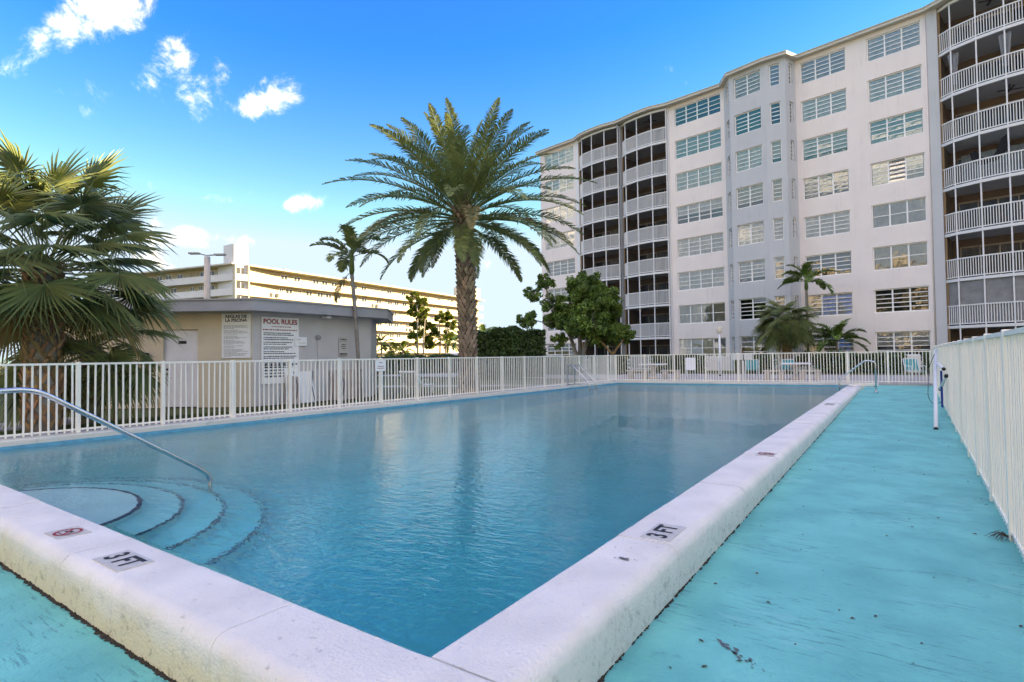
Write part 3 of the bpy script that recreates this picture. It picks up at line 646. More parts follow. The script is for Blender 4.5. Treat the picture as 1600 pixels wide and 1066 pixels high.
while x < .56:
    wl = rg.uniform(.03,.09); b.add([(x,-.0145,.60),(x+wl,-.0145,.60),(x+wl,-.0145,.635),(x,-.0145,.635)], [(0,1,2,3)]); x += wl+.02
x = -.30
while x < .28:
    wl = rg.uniform(.03,.09); b.add([(x,-.0145,.70),(x+wl,-.0145,.70),(x+wl,-.0145,.725),(x,-.0145,.725)], [(0,1,2,3)]); x += wl+.02
tag(b.build('red_text_lines', K['red'], t), kind='stuff')
sign_thing('notice_sheet', 'small cream notice overlapping the edge of red-headed sign', (-15.69,10.66,1.78), math.pi/2, .42, .28, [], None, 0, [(.06,-.15,.0,.03),(-.05,-.1,.16,.03)], K['blind_cream'])
sign_thing('warning_sign', 'small framed sign on grey wall near the thin palm', (-15.72,12.30,1.62), math.pi/2, .36, .62, [], None, 0, [(.25,-.12,.12,.05),(.19,-.16,.16,.012),(.08,-.08,.08,.03),(.02,-.1,.1,.03),(-.05,-.08,.08,.03),(-.24,-.14,.14,.055),(-.295,-.17,.17,.01)], K['ink'], m=K['marker'])
# folded tables leaning against the grey wall
for (y, w, h, lean, lab) in ((10.55,.95,1.0,.42,'folded white-topped table leaning under the red-headed sign'),(12.35,1.25,1.0,.40,'folded brownish table leaning beside the thin palm')):
    t = empty('folded_table', (-15.45+.0,y,-.13)); tag(t, lab, 'folded table', 'folded tables leaning on the pool house')
    o = bevelled(MB().box(-w/2,w/2,-.03,.03,0,h).mesh('ft', K['tabletop'] if y > 11 else K['sign']), .008, 1); o = link('table_top', o, t); o.rotation_euler = (R(-14),0,math.pi/2)
    for s in (-1,1):
        q = MB().tube([(.06,s*w*.36,.0),(.02,s*w*.25,h*.55),(-.06,s*w*.36,h*.98)], .016, 6).build('leg', K['grey_ink'], t, True, (.1,0,0))
    o = bevelled(MB().box(-.20,.20,-.02,.02,0,h*.9).mesh('ft2', K['tabletop']), .006, 1); o = link('leaf_panel', o, t, (.20,-w*.42,0)); o.rotation_euler = (R(-20),R(9),math.pi/2)

# chaise lounge, notice on the fence
t = empty('chaise_lounge', (-14.9,14.9,-.14), R(115)); tag(t, 'white plastic chaise lounge with raised back beyond left fence', 'lounge chair')
MB().obox((-.55,0,.62), Vector((.38,0,-.26)), Vector((0,.30,0)), Vector((.02,0,.03))).build('backrest', K['bwhite'], t)
MB().box(-.18,1.15,-.30,.30,.30,.36).build('seat', K['bwhite'], t)
for x in (-.1,1.0):
    for y in (-.27,.27): MB().tube([(x,y,0),(x,y,.31)], .025, 8).build('leg', K['bwhite'], t, True)
for y in (-.34,.34): MB().tube(smooth_path([(-.35,y,.30),(-.30,y,.58),(.25,y,.55),(.35,y,.30)], .1), .022, 8).build('armrest', K['bwhite'], t, True)
sign_thing('fence_notice', 'white notice hanging on the left fence beside the lounge chair', (-11.80,10.45,1.02), math.pi/2, .34, .30, [], None, 0, [(.08,-.05,.06,.02),(-.02,-.1,.1,.02),(-.07,-.12,.12,.02)], K['red'])

# ------------------------------------------------------------------ plants: builders
def frond_mesh(name, Ln, el, bend, n, leaf, width, mats, vee=.35, seed=0, tipdroop=.35, start=.16, dense=2):
    rg = random.Random(seed); b = MB(); pts = []; p = Vector((0,0,0)); N_ = 16; e = el
    for i in range(N_+1):
        pts.append(p.copy()); p = p + Vector((math.cos(e),0,math.sin(e)))*(Ln/N_); e -= bend/N_*(0.5+1.1*i/N_)
    b.tube(pts, [.028*(1-.85*i/N_)*(Ln/4)+.004 for i in range(N_+1)], 4, 1)
    for i in range(n):
        t = start + (1-start)*(i+.5)/n; k = min(N_-1, int(t*N_)); f = t*N_-k; c = pts[k].lerp(pts[k+1], f); d = (pts[k+1]-pts[k]).normalized()
        up = Vector((-d.z,0,d.x)); ll = leaf*(math.sin(math.pi*min(1,(t*.86+.13)))**.7)*rg.uniform(.85,1.1)
        for sd in (-1,1):
            fwdk = .55+.55*t; dirv = (Vector((0,sd,0)) + d*fwdk*rg.uniform(.85,1.2) + up*vee*rg.uniform(.2,1.4)).normalized()
            mid = c + dirv*ll*.55; tip = c + dirv*ll + Vector((0,0,-tipdroop*ll*rg.uniform(.3,1.2)))
            wv = (d - dirv*d.dot(dirv)).normalized()*width*.5
            b.add([c-wv*.5,c+wv*.5,mid+wv,mid-wv,tip], [(0,1,2,3),(3,2,4)])
    return b.mesh(name, mats)
def pinnate_palm(name, label, base, height, trunk_r, fronds, group=None, lean=(0,0), bosses=False, crownshaft=None, bark='palmbark', z0=GZ, seed=1):
    t = empty(name, (base[0],base[1],z0)); tag(t, label, 'palm tree', group)
    rg = random.Random(seed); N_ = 14
    path = [Vector((lean[0]*(i/N_)**1.5, lean[1]*(i/N_)**1.5, height*i/N_)) for i in range(N_+1)]
    if bosses:
        b = MB(); b.tube([p for p in path], [trunk_r*(1.18-.3*min(1,i/4))*(.82) for i in range(N_+1)], 14); 
        tr = b.build('trunk', K['husk'], t, True); b = MB(); ring = 11; dz = .165; k = 0; z = .1
        while z < height+.15:
            rr = trunk_r*(1.12 - .2*min(1, z/1.2))*.93
            if z > height-.8: rr *= 1+.25*(z-height+.8)
            for j in range(ring):
                a = 2*math.pi*(j+.5*(k%2))/ring + rg.uniform(-.05,.05); ca, sa = math.cos(a), math.sin(a); w = math.pi*rr/ring*.95; hh = dz*1.05
                o = Vector((lean[0]*(min(1,z/height))**1.5, lean[1]*(min(1,z/height))**1.5, 0)); rad = Vector((ca,sa,0)); tg = Vector((-sa,ca,0)); pr = rr*rg.uniform(1.16,1.32)
                c = o + Vector((0,0,z))
                b.add([c+rad*rr*.9-Vector((0,0,hh)), c+rad*rr*.97+tg*w, c+rad*pr+Vector((0,0,hh*.55))+tg*w*.45, c+rad*pr+Vector((0,0,hh*.55))-tg*w*.45, c+rad*rr*.97-tg*w, c+rad*rr*.85+Vector((0,0,hh*.7))], [(0,1,2,3,4)][:0] + [(0,1,2),(0,2,3),(0,3,4),(1,5,2),(2,5,3),(3,5,4)])
            z += dz; k += 1
        tag(b.build('leaf_base_bosses', K['boss'], tr), kind='stuff')
        b = MB()   # fibrous heart under the fronds
        b.lathe([(trunk_r*.9,-.6),(trunk_r*1.15,-.1),(trunk_r*.85,.4),(trunk_r*.35,.9)], 12, (lean[0],lean[1],height)); b.build('crown_heart', K['husk'], t, True)
    else:
        tr = MB().tube(path, [trunk_r*(1.35-.35*min(1,i/2)) for i in range(N_+1)], 10).build('trunk', K[bark], t, True)
        if crownshaft: MB().lathe([(trunk_r*1.0,-.02),(trunk_r*1.5,.12),(trunk_r*1.25,crownshaft*.6),(trunk_r*.7,crownshaft)], 10, (lean[0],lean[1],height)).build('crownshaft', K['areca'], t, True)
    top = Vector((lean[0],lean[1],height+(crownshaft or 0)*.75))
    for me, az, dz, rad in fronds:
        o = link('frond', me, t, top + Vector((math.cos(az)*rad, math.sin(az)*rad, dz)), az)
        o.rotation_euler = (rg.uniform(-.25,.25), 0, az)
    return t
# big date palm
classes = [(87,20,3.4,'palm_leaf',3),(77,28,3.6,'palm_leaf',6),(65,36,3.9,'palm_leaf',8),(52,42,4.2,'palm_leaf',9),(40,48,4.6,'palm_leaf',10),(27,52,4.8,'palm_leaf',10),(14,54,4.8,'palm_leaf',10),(2,52,4.4,'palm_leaf2',6),(0,54,4.3,'palm_leaf',8),(-14,50,3.5,'palm_leaf',8),(-32,40,2.6,'palm_leaf',5)]
fr = []; rg = random.Random(31); off_ = 0
for ci, (el, bd, ln, mt, cnt) in enumerate(classes):
    mes = [frond_mesh('date_frond', ln*rg.uniform(.94,1.06), R(el), R(bd), 68, .56, .047, [K[mt], K['palm_leaf']], .45, ci*7+q, .25) for q in range(2)]
    off_ += 1.1
    for k in range(cnt):
        fr.append((mes[k%2], off_ + 2*math.pi*k/cnt + rg.uniform(-.2,.2), .35 - .09*ci + rg.uniform(-.08,.08), .12+.02*ci))
pinnate_palm('date_palm', 'large date palm with thick scaly trunk behind the left fence', (-13.46,16.15), 6.75, .37, fr, lean=(-.12,-.05), bosses=True, z0=-.15)
def areca_set(nf, L_, seed, leaf=.45, width=.05, lo=-10, hi=80, mats=None, bend=70, n=34):
    rg = random.Random(seed); o = []
    for k in range(nf):
        el = hi - (hi-lo)*((k+.5)/nf)
        me = frond_mesh('palm_frond', L_*rg.uniform(.9,1.1), R(el), R(bend*rg.uniform(.8,1.3)), n, leaf, width, mats or [K['areca'], K['areca']], .5, seed*9+k, .3, .2)
        o.append((me, k*2.4+seed+rg.uniform(-.3,.3), 0, .03))
    return o
dryset = [(frond_mesh('dry_frond', 1.2, R(-35), R(60), 24, .3, .04, [K['palm_leaf2'], K['husk']], .2, 77, .6), R(200), -.5, .05)]
pinnate_palm('thin_palm', 'thin young palm rising in front of the pool house', (-14.95,12.35), 4.15, .062, areca_set(9, 1.35, 5, .42, .075, 5, 80, [K['palm_leaf'], K['areca']], 75, 26)+dryset, crownshaft=.75, lean=(-.12,-.2), z0=-.15, seed=4)
# fan palms
def fan_mesh(name, pet, R_, el, droop, mats, seed=0, segs=46, span=290):
    rg = random.Random(seed); b = MB(); p = Vector((0,0,0)); e = el; N_ = 8; pts = []
    for i in range(N_+1):
        pts.append(p.copy()); p = p + Vector((math.cos(e),0,math.sin(e)))*(pet/N_); e -= droop*.6/N_
    b.tube(pts, [.018-.008*i/N_ for i in range(N_+1)], 4, 1)
    hub = pts[-1]; d = (pts[-1]-pts[-2]).normalized(); e2 = e - droop*.35
    fd = Vector((math.cos(e2),0,math.sin(e2))); upv = Vector((-math.sin(e2),0,math.cos(e2))); sdv = Vector((0,1,0))
    dth = R(span)/segs
    for i in range(segs):
        th = -R(span)/2 + dth*(i+.5); rr = R_*(.72+.28*math.cos(th*.55))*rg.uniform(.9,1.06)
        def P(t_, r_, lift, dz): return hub + (fd*math.cos(t_) + sdv*math.sin(t_))*r_ + upv*lift + Vector((0,0,dz))
        fold = .05*rr; curve = -.20*rr*abs(math.sin(th*.5))
        m0 = .30*rr; dm = -.02*rr + curve*.25; dt = -(.08+.42*rg.random()**2.5)*rr + curve*.5
        a0, a1 = th-dth*.5, th+dth*.5; r7 = .66*rr; kk = dth*.20*(.3/.66)*1.35
        b.add([P(th,.01,0,0), P(a0,m0,fold*0,dm), P(th,m0,fold,dm), P(a1,m0,0,dm), P(th-kk,r7,0,dm*1.2+dt*.28), P(th,r7,fold*.6,dm*1.2+dt*.28), P(th+kk,r7,0,dm*1.2+dt*.28), P(th+rg.uniform(-.03,.03),rr,0,dm+dt)], [(0,1,2),(0,2,3),(1,4,5,2),(2,5,6,3),(4,7,5),(5,7,6)])
    return b.mesh(name, mats)
def fan_palm(name, label, base, height, trunk_r, leaves, group=None, boots=True, z0=GZ, seed=1, bootmat='bootred', skirt=0):
    t = empty(name, (base[0],base[1],z0)); tag(t, label, 'palm tree', group); rg = random.Random(seed)
    tr = MB().tube([(0,0,height*i/8) for i in range(9)], [trunk_r*(1.1-.1*i/8) for i in range(9)], 14).build('trunk', K['palmbark'], t, True)
    if boots:
        b = MB(); z = .1; k = 0
        while z < height:
            for j in range(7):
                a = 2*math.pi*(j+.5*(k%2))/7 + rg.uniform(-.1,.1); rad = Vector((math.cos(a),math.sin(a),0)); tg = Vector((-math.sin(a),math.cos(a),0)); w = trunk_r*.34
                c = Vector((0,0,z)); L_ = rg.uniform(.14,.24)
                for s in (-1,1):   # split boots make a criss-cross
                    b.obox(c+rad*trunk_r*1.12+Vector((0,0,L_*.5))+tg*s*w*.6, tg*.035, rad*.022, (Vector((0,0,1))+tg*s*.55+rad*.22).normalized()*L_*.6)
            z += .17; k += 1
        tag(b.build('boots', K[bootmat], tr), kind='stuff')
    for i, (me, az, dz, rad) in enumerate(leaves):
        o = link('fan_leaf', me, t, (math.cos(az)*rad, math.sin(az)*rad, height+dz)); o.rotation_euler = (rg.uniform(-.5,.5),0,az)
    return t
def fan_set(seed, sc=1.0, nf=34, lo=-62, hi=84, dry=6, pl=1.0, stiff=1.0):
    rg = random.Random(seed); o = []
    for k in range(nf):
        f = (k+.5)/nf; el = hi - (hi-lo)*f**.9; d_ = k >= nf-dry
        me = fan_mesh('fan_leaf', sc*pl*rg.uniform(.75,1.15)*(1.15 if f < .75 else .8), sc*rg.uniform(.9,1.1)*(1.0 if f < .8 else .85), R(el), R(38+26*rg.random())*stiff, [K['fan_dry' if d_ else 'fan_leaf'], K['fan_dry' if d_ else 'fan_leaf']], seed*50+k)
        o.append((me, k*2.399+seed+rg.uniform(-.25,.25), -.25*f, .06))
    return o
fan_palm('fan_palm', 'large fan palm with shaggy crown at the left fence', (-14.15,3.80), 3.30, .27, fan_set(2, 1.08, 60, -42, 87, dry=9, pl=1.3, stiff=.55), z0=-.15, seed=2)
fan_palm('fan_palm', 'shorter fan palm behind the large one, drooping by the wall', (-14.95,4.85), 1.7, .19, fan_set(5, .95, 26, -55, 70, 6), z0=-.15, seed=6, boots=False)

# broadleaf foliage
def leaf_cloud(b, c, rad, n, size, rg, flat=.75, up=.3):
    for _ in range(n):
        while True:
            d = Vector((rg.uniform(-1,1),rg.uniform(-1,1),rg.uniform(-1,1)))
            if .05 < d.length < 1: break
        d = d.normalized()*(d.length**.45); p = Vector(c) + Vector((d.x*rad, d.y*rad, d.z*rad*flat))
        nrm = (Vector((rg.gauss(0,1),rg.gauss(0,1),rg.gauss(0,1))).normalized() + d*.5 + Vector((0,0,up))).normalized()
        a = nrm.orthogonal().normalized(); a = (Matrix.Rotation(rg.random()*6.28, 3, nrm) @ a); q = nrm.cross(a); s = size*rg.uniform(.6,1.25)
        b.add([p-a*s, p+q*s*.42+nrm*s*.08, p+a*s-nrm*s*.15, p-q*s*.42+nrm*s*.08], [(0,1,2,3)])
def tree(name, label, base, trunks, blobs, leaf, nleaf, size, bark='bark', group=None, z0=GZ, seed=1, sub=5, cat='tree'):
    t = empty(name, (base[0],base[1],z0)); tag(t, label, cat, group); rg = random.Random(seed); b = MB(); lb = MB()
    tot = sum(r_**2 for _, r_ in blobs)
    for path, r_ in trunks: b.tube(path, [r_*(1-.55*i/(len(path)-1)) for i in range(len(path))], 9)
    ends = [Vector(q) for path, _ in trunks for q in path[1:]]; joints = list(ends)
    for c, r_ in sorted(blobs, key=lambda q: min((e-Vector(q[0])).length for e in ends)):
        c = Vector(c); e = min(joints, key=lambda q: (q-c).length + max(0, q.z-c.z)*.8); m_ = (e+c)/2 + Vector((rg.uniform(-.15,.15),rg.uniform(-.15,.15),-.10*(c-e).length)); b.tube([e, m_, c], [.065,.05,.03], 6); joints.append(c)
        nn = int(nleaf*r_**2/tot); ns = sub*3
        for k in range(ns):
            d = Vector((rg.gauss(0,1),rg.gauss(0,1),rg.gauss(0,.75))).normalized()*r_*rg.uniform(.45,1.15); cc = c+d
            b.tube([c, cc], [.022,.007], 4); leaf_cloud(lb, cc, r_*rg.uniform(.22,.42), max(4, nn//ns), size, rg, .8, .35)
    b.build('trunk', K[bark], t, True); tag(lb.build('crown', K[leaf], t), None)
    return t
rg = random.Random(12)
def blobs_in(cx_, cy_, cz_, rx, ry_, rz_, n, r0, r1, seed):
    g = random.Random(seed); o = []
    for _ in range(n):
        while True:
            d = Vector((g.uniform(-1,1),g.uniform(-1,1),g.uniform(-1,1)))
            if .25 < d.length < 1: break
        o.append(((cx_+d.x*rx, cy_+d.y*ry_, cz_+d.z*rz_), g.uniform(r0,r1)))
    return o
# big tree in front of the apartment building
tp = place(4.6,41); 
tree('broadleaf_tree', 'spreading green tree with several pale trunks before apartment balconies', tp, [([(0,0,0),(.1,.0,1.2),(-.5,.2,2.6),(-1.2,.2,3.8)],.2),([(.35,.1,0),(.6,.0,1.4),(1.0,.1,2.8),(1.2,.3,4.2)],.2),([(.1,.2,0),(.2,.3,1.8),(.2,.2,3.4),(.2,.1,4.8)],.2)],
     blobs_in(0,0,4.5,2.7,2.5,2.0,18,.75,1.25,3)+[((-2.6,-1.6,5.9),.6),((-1.8,-1.2,6.6),.6),((-3.0,-2.0,4.1),.7),((2.2,1.6,4.4),.9),((2.5,1.8,3.0),.8),((.3,.2,6.4),.9),((1.0,.8,6.2),.9),((-1.0,-.7,2.4),.55)], 'leaf', 36000, .16, z0=-.12, seed=5, sub=7)
tp = place(6.9,39.0)
tree('small_tree', 'small tree with orange-brown forked trunk in front of balconies', tp, [([(0,0,0),(0,0,.9),(-.1,0,1.5)],.2),([(0,0,1.3),(.35,.2,1.9),(.7,.4,2.4)],.1),([(0,0,1.3),(-.5,-.3,2.0),(-.9,-.5,2.5)],.1)], blobs_in(0,0,2.7,1.3,1.1,.5,8,.4,.62,6)+[((-1.3,-.8,2.9),.5)], 'leaf', 7500, .14, bark='bootred', z0=-.06, seed=8)
# sunlit bush beyond
tree('sunlit_tree', 'bright yellow-green sunlit tree beyond the clipped hedge', place(9.2,84), [([(0,0,0),(0,0,2),(.2,0,3)],.2)], blobs_in(0,0,3.2,3.3,3.3,1.6,12,1.2,1.9,4), 'leaf_lit', 5500, .3, z0=GZ, seed=9)
tree('sunlit_tree', 'slim yellow sunlit shrub against the white building corner', place(13.3,86), [([(0,0,0),(0,0,1.5)],.1)], blobs_in(0,0,2.2,.8,.8,1.6,6,.6,.9,14), 'leaf_lit', 1500, .28, z0=GZ, seed=19)
def hedge(name, label, p, q, width, h, n, leaf='leaf_dark', size=.09, seed=1, z0=GZ, cat='hedge', group=None, wob=.12):
    p, q = Vector((p[0],p[1],0)), Vector((q[0],q[1],0)); L_ = (q-p).length; t = empty(name, (p.x,p.y,z0), math.atan2(q.y-p.y,q.x-p.x)); tag(t, label, cat, group)
    rg = random.Random(seed); MB().box(.12,L_-.12,-width/2+.15,width/2-.15,0,h-.18).build('dark_core', K['core'], t); b = MB()
    for _ in range(n):
        f = rg.random(); 
        x, y, z = rg.uniform(0,L_), rg.uniform(-width/2,width/2), rg.uniform(.05,h)
        if f < .45: y = -width/2 + abs(rg.gauss(0,.07)) 
        elif f < .85: z = h - abs(rg.gauss(0,.09))
        elif f < .93: x = rg.choice((0,L_))
        k = math.sin(x*2.1+seed)*wob + math.sin(x*5.3+seed*2)*wob*.5; z = z*(1+k*.35); y *= 1+k*.4
        nrm = Vector((rg.gauss(0,.7),rg.gauss(0,.7)-.4,rg.gauss(0,.7)+.5)).normalized(); a = Matrix.Rotation(rg.random()*6.28,3,nrm) @ nrm.orthogonal().normalized(); c = nrm.cross(a); s = size*rg.uniform(.6,1.3); P_ = Vector((x,y,z))
        b.add([P_-a*s, P_+c*s*.45, P_+a*s, P_-c*s*.45], [(0,1,2,3)])
    b.build('foliage', K[leaf], t); return t
a_, b_ = place(-2.6,34), place(1.85,34.5); hedge('clipped_hedge', 'tall dark clipped hedge right of the date palm', a_, b_, 2.2, 3.0, 9000, seed=3, size=.11)
a_, b_ = place(-12.5,43), place(-3.6,46); hedge('dark_hedge', 'long dark hedge screening the car park behind left fence', a_, b_, 1.4, 1.55, 4500, seed=5, size=.12)
# planted beds along the building foot
spots = [(3.4,37.6,2.6,1.15),(6.3,37.2,2.6,1.2),(10.8,37.0,3.4,1.15),(15.4,36.0,2.2,1.1),(20.6,33.8,4.6,1.15),(24.0,30.8,2.8,1.2)]
labs = ['dark shrub bed left of the concrete table under balconies','dark shrub bed behind the concrete table and benches','dark shrub bed beside the white lamp post','dark shrub bed behind the teal chair at centre','dark shrub bed under the thin palm cluster','dark shrub bed at the right end of far fence']
for k, (l, z, ln, h) in enumerate(spots):
    c = place(l, z); ex = Vector((.982,-.188,0)); a_, b_ = c-ex*ln/2, c+ex*ln/2
    hedge('shrub_bed', labs[k], a_, b_, 1.1, h, 2600, seed=20+k, size=.10, group='shrub beds along the building foot', z0=-.05, cat='shrub')
# palms at the bay
p = place(18.2,37.6); fan_palm('fan_palm', 'round fan palm with reddish trunk before the grey bay', p, 3.3, .22, fan_set(9, 1.15, 44, -55, 84, 4), z0=-.08, seed=11)
p = place(19.8,38.0); pinnate_palm('slender_palm', 'slender palm with pale trunk rising before the grey bay', p, 5.5, .085, areca_set(10, 2.0, 3, .55, .09, -5, 78), crownshaft=.7, z0=-.08, seed=5)
p = place(21.4,37.4); pinnate_palm('bushy_palm', 'low bright green palm right of the slender palm', p, 2.0, .08, areca_set(14, 2.1, 7, .55, .09, 0, 78), z0=-.08, seed=7)
p = place(20.9,36.9); tree('round_shrub', 'round leafy shrub under the low bright green palm', p, [([(0,0,0),(0,0,.5)],.05)], blobs_in(0,0,.85,.65,.6,.45,6,.35,.5,2), 'leaf', 1800, .09, z0=-.05, seed=3, cat='shrub')
p = place(19.0,36.6); tree('round_shrub', 'dark leafy shrub at the foot of slender palm', p, [([(0,0,0),(0,0,.5)],.05)], blobs_in(0,0,.7,.9,.5,.35,6,.35,.5,5), 'leaf_dark', 1800, .09, z0=-.05, seed=4, cat='shrub')
# sunlit young trees and palms in front of the far cream building
far = [(-13.0,78,9.5,'tree'),(-10.2,80,7.2,'tree'),(-18.4,80,5.2,'palm'),(-16.3,78,3.5,'palm'),(-9.0,77,5.0,'palm'),(-20.5,79,6.0,'palm'),(-6.5,74,5.6,'palm'),(-3.6,72,6.2,'palm'),(-1.8,75,5.6,'palm'),(1.6,84,5.0,'palm'),(-14.6,76,3.6,'palm')]
flab = ['tallest sunlit young tree with tufted leaves before cream building','sunlit slim tree with tufted leaves left of date palm','sunlit palm just right of pool house roof','low bright sunlit palm beside the slim trees','sunlit palm between slim trees and date palm','leftmost sunlit palm at the pool house edge','drooping palm left of the date palm trunk','drooping palm peeking right behind the date palm trunk','arching dark palm above the hedge, near trunk','small arching palm above the clipped hedge','low yellow-green palm in front of the slim trees']
for k, (l, z, h, kd) in enumerate(far):
    p = place(l, z)
    if kd == 'tree':
        g = random.Random(k+3); bl = [((g.uniform(-1.5,1.5),g.uniform(-1.5,1.5),h*(.45+.5*j/6)), g.uniform(.6,.95)) for j in range(8)]
        tree('young_tree', flab[k], p, [([(0,0,0),(.1,0,h*.5),(0,0,h*.9)],.16),([(.8,.3,0),(1.0,.2,h*.45),(1.3,.2,h*.7)],.12)], bl, 'leaf_lit', 5200, .24, group='sunlit plants before the far cream building', seed=k+30)
    else:
        pinnate_palm('sunlit_palm', flab[k], p, h*.66, .11, areca_set(10, 2.3, k+2, .65, .12, -15, 75, [K['leaf_lit' if k < 6 or k == 10 else 'areca'], K['areca']], 85, 24), group='sunlit plants before the far cream building', seed=k)
# grass blades in the strips beyond the left fence
b = MB(); g = random.Random(2)
for _ in range(14000):
    x, y = (g.uniform(-15.1,-13.78), g.uniform(1.0,9)) if g.random() < .62 else (g.uniform(-15.6,-13.78), g.uniform(8.5,24))
    h = g.uniform(.03,.075); a = g.random()*6.28; w = .006; dx, dy = g.gauss(0,.02), g.gauss(0,.02)
    b.add([(x-w*math.cos(a),y-w*math.sin(a),GZ),(x+w*math.cos(a),y+w*math.sin(a),GZ),(x+dx,y+dy,GZ+h)], [(0,1,2)])
tag(b.build('grass_blades', K['blade']), 'short grass growing beyond the left fence', 'grass', kind='stuff')

# ------------------------------------------------------------------ street lamp
lp = empty('street_lamp', (-32.5,16.1,GZ)); tag(lp, 'tall concrete light pole with two lamp heads behind pool house', 'street lamp')
MB().tube([(0,0,0),(0,0,7.25)], [.21,.16], 10).build('pole', K['stone'], lp, True)
ar = place(1,0).normalized()
MB().tube([tuple(-ar*.55+Vector((0,0,7.45))),tuple(Vector((0,0,7.32))),tuple(ar*.55+Vector((0,0,7.36)))], .04, 6).build('arm', K['ph_roof'], lp, True)
for s in (-1,1):
    o = MB().obox(ar*s*.72+Vector((0,0,7.45 if s < 0 else 7.36)), ar*.30, Vector((-ar.y,ar.x,0))*.15, Vector((0,0,.05))).build('lamp_head', K['ph_roof'], lp); bevelled(o.data, .03, 2)

# ------------------------------------------------------------------ apartment building on the right
BO = Vector((.35,44.4,0)); BR = math.atan2(-.188,.982)
bd = empty('apartment_building', (BO.x,BO.y,0), BR); tag(bd, 'tall white apartment building with bowed balconies and a grey bay', 'building')
FH = 2.83; FLO = [-.12+FH*k for k in range(9)]; WT = [2.49+FH*k for k in range(8)]; WH = 1.57; TOP = 22.6
def P3(s, o): return (s, -o)          # local: +x to the right along the facade, -y out of the wall
def wall_with_windows(s0, s1, cols, m, name='wall'):
    b = MB(); xs = [s0]
    for a, c in cols: xs += [a, c]
    xs.append(s1)
    for i in range(0, len(xs), 2): b.box(xs[i],xs[i+1],0,.35,-.2,TOP)
    for a, c in cols:
        z = -.2
        for k in range(8): b.box(a,c,.001,.349,z,WT[k]-WH); z = WT[k]
        b.box(a,c,.001,.349,z,TOP-.001)
    return b.build(name, m, bd)
wall_with_windows(-32.9,-28.0,[(-32.35,-28.35)],K['bwall']); wall_with_windows(-17.55,-12.6,[(-17.05,-12.9)],K['bwall'])
wall_with_windows(-7.15,.78,[(-6.82,-3.84),(-2.57,.45)],K['bwall'])
wb_ = random.Random(77); pane_cache = {}; NP = [0]
def window(s0, s1, zt, h, ncol, nrow, individually, blind, ang=0.0, origin=(0,0), single=False):
    """awning window in the local x-z plane, outer face at y=0 of its own frame"""
    w = s1-s0; t = MB(); fw_ = .07
    t.box(0,w,.0,.06,0,fw_); t.box(0,w,.0,.06,h-fw_,h); t.box(0,fw_,.001,.059,fw_,h-fw_); t.box(w-fw_,w,.001,.059,fw_,h-fw_)
    cw = (w-2*fw_)/ncol
    for c in range(1,ncol): t.box(fw_+c*cw-.045,fw_+c*cw+.045,.001,.059,fw_,h-fw_)
    rh = (h-2*fw_)/nrow
    for c in range(ncol):
        for r_ in range(1,nrow): t.box(fw_+c*cw+.03,fw_+(c+1)*cw-.03,.004,.05,fw_+r_*rh-.026,fw_+r_*rh+.026)
    key = ('f',round(w,2),round(h,2),ncol,nrow)
    if key not in pane_cache: pane_cache[key] = t.mesh('window', K['frame'])
    o = link('window', pane_cache[key], bd, (origin[0]+s0*math.cos(ang), origin[1]+s0*math.sin(ang), zt-h)); o.rotation_euler = (0,0,ang)
    o.location.x += -math.sin(ang)*.10; o.location.y += math.cos(ang)*.10
    gm = K['glass_dark'] if blind == 'room_dark' and wb_.random() < .3 else K['glass']
    if individually:
        pk = ('p',round(cw,2),round(rh,2),gm.name)
        if pk not in pane_cache:
            b = MB(); b.add([(.034,0,.022),(cw-.034,0,.022),(cw-.034,0,rh-.022),(.034,0,rh-.022)], [(0,1,2,3)]); pane_cache[pk] = b.mesh('pane', gm)
        open_ = wb_.random() < .10
        for c in range(ncol):
            colopen = open_ and wb_.random() < .6
            for r_ in range(nrow):
                q = link('pane', pane_cache[pk], o, (fw_+c*cw, .028, fw_+r_*rh)); NP[0] += 1
                q.rotation_euler = (R(wb_.uniform(-.6,.6)) - (R(22) if colopen else 0), 0, R(wb_.uniform(-.5,.5)))
                if colopen: q.location.y -= .03
    else:
        b = MB()
        for c in range(ncol):
            for r_ in range(nrow):
                tl, tw = math.tan(R(wb_.uniform(-.7,.7)))*rh, math.tan(R(wb_.uniform(-.5,.5)))*cw; x0, z0 = fw_+c*cw+.03, fw_+r_*rh+.02
                b.add([(x0,.028,z0),(x0+cw-.06,.028+tw,z0),(x0+cw-.06,.028+tw+tl,z0+rh-.04),(x0,.028+tl,z0+rh-.04)], [(0,1,2,3)])
        tag(b.build('panes', gm, o), kind='stuff')
    # what hangs behind the glass: blinds with soft folds, or the dark room
    b = MB(); n = 24; dd = .10 if blind != 'room_dark' else .24
    part_ = wb_.random() < .35 and blind != 'room_dark'
    V = [(w*i/n, dd+.02*math.sin(i*1.9)+.01*wb_.random(), zz) for zz in (h*(.0 if not part_ else wb_.choice((.25,.45))), h) for i in range(n+1)]
    b.add(V, [(i,i+1,n+2+i,n+1+i) for i in range(n)]); b.build('blind', K[blind], o)
    if part_ or blind == 'room_dark': MB().quad((0,.245,0),(w,.245,0),(w,.245,h),(0,.245,h)).build('dark_room', K['room_dark'], o)
    return o
def pick(): return wb_.choices(['blind_white','blind_grey','room_dark','blind_cream','blind_blue'], [8,3,1.4,1.5,.8])[0]
for k in range(8):
    window(-32.35,-28.35,WT[k],WH,4,4,False,pick()); window(-17.05,-12.9,WT[k],WH,4,4 if k > 1 else 2,False,pick())
    window(-6.82,-3.84,WT[k],WH,3,5,True,'room_dark' if k in (4,) else pick()); window(-2.57,.45,WT[k],WH,3,5 if k not in (2,3) else 2,True,pick())
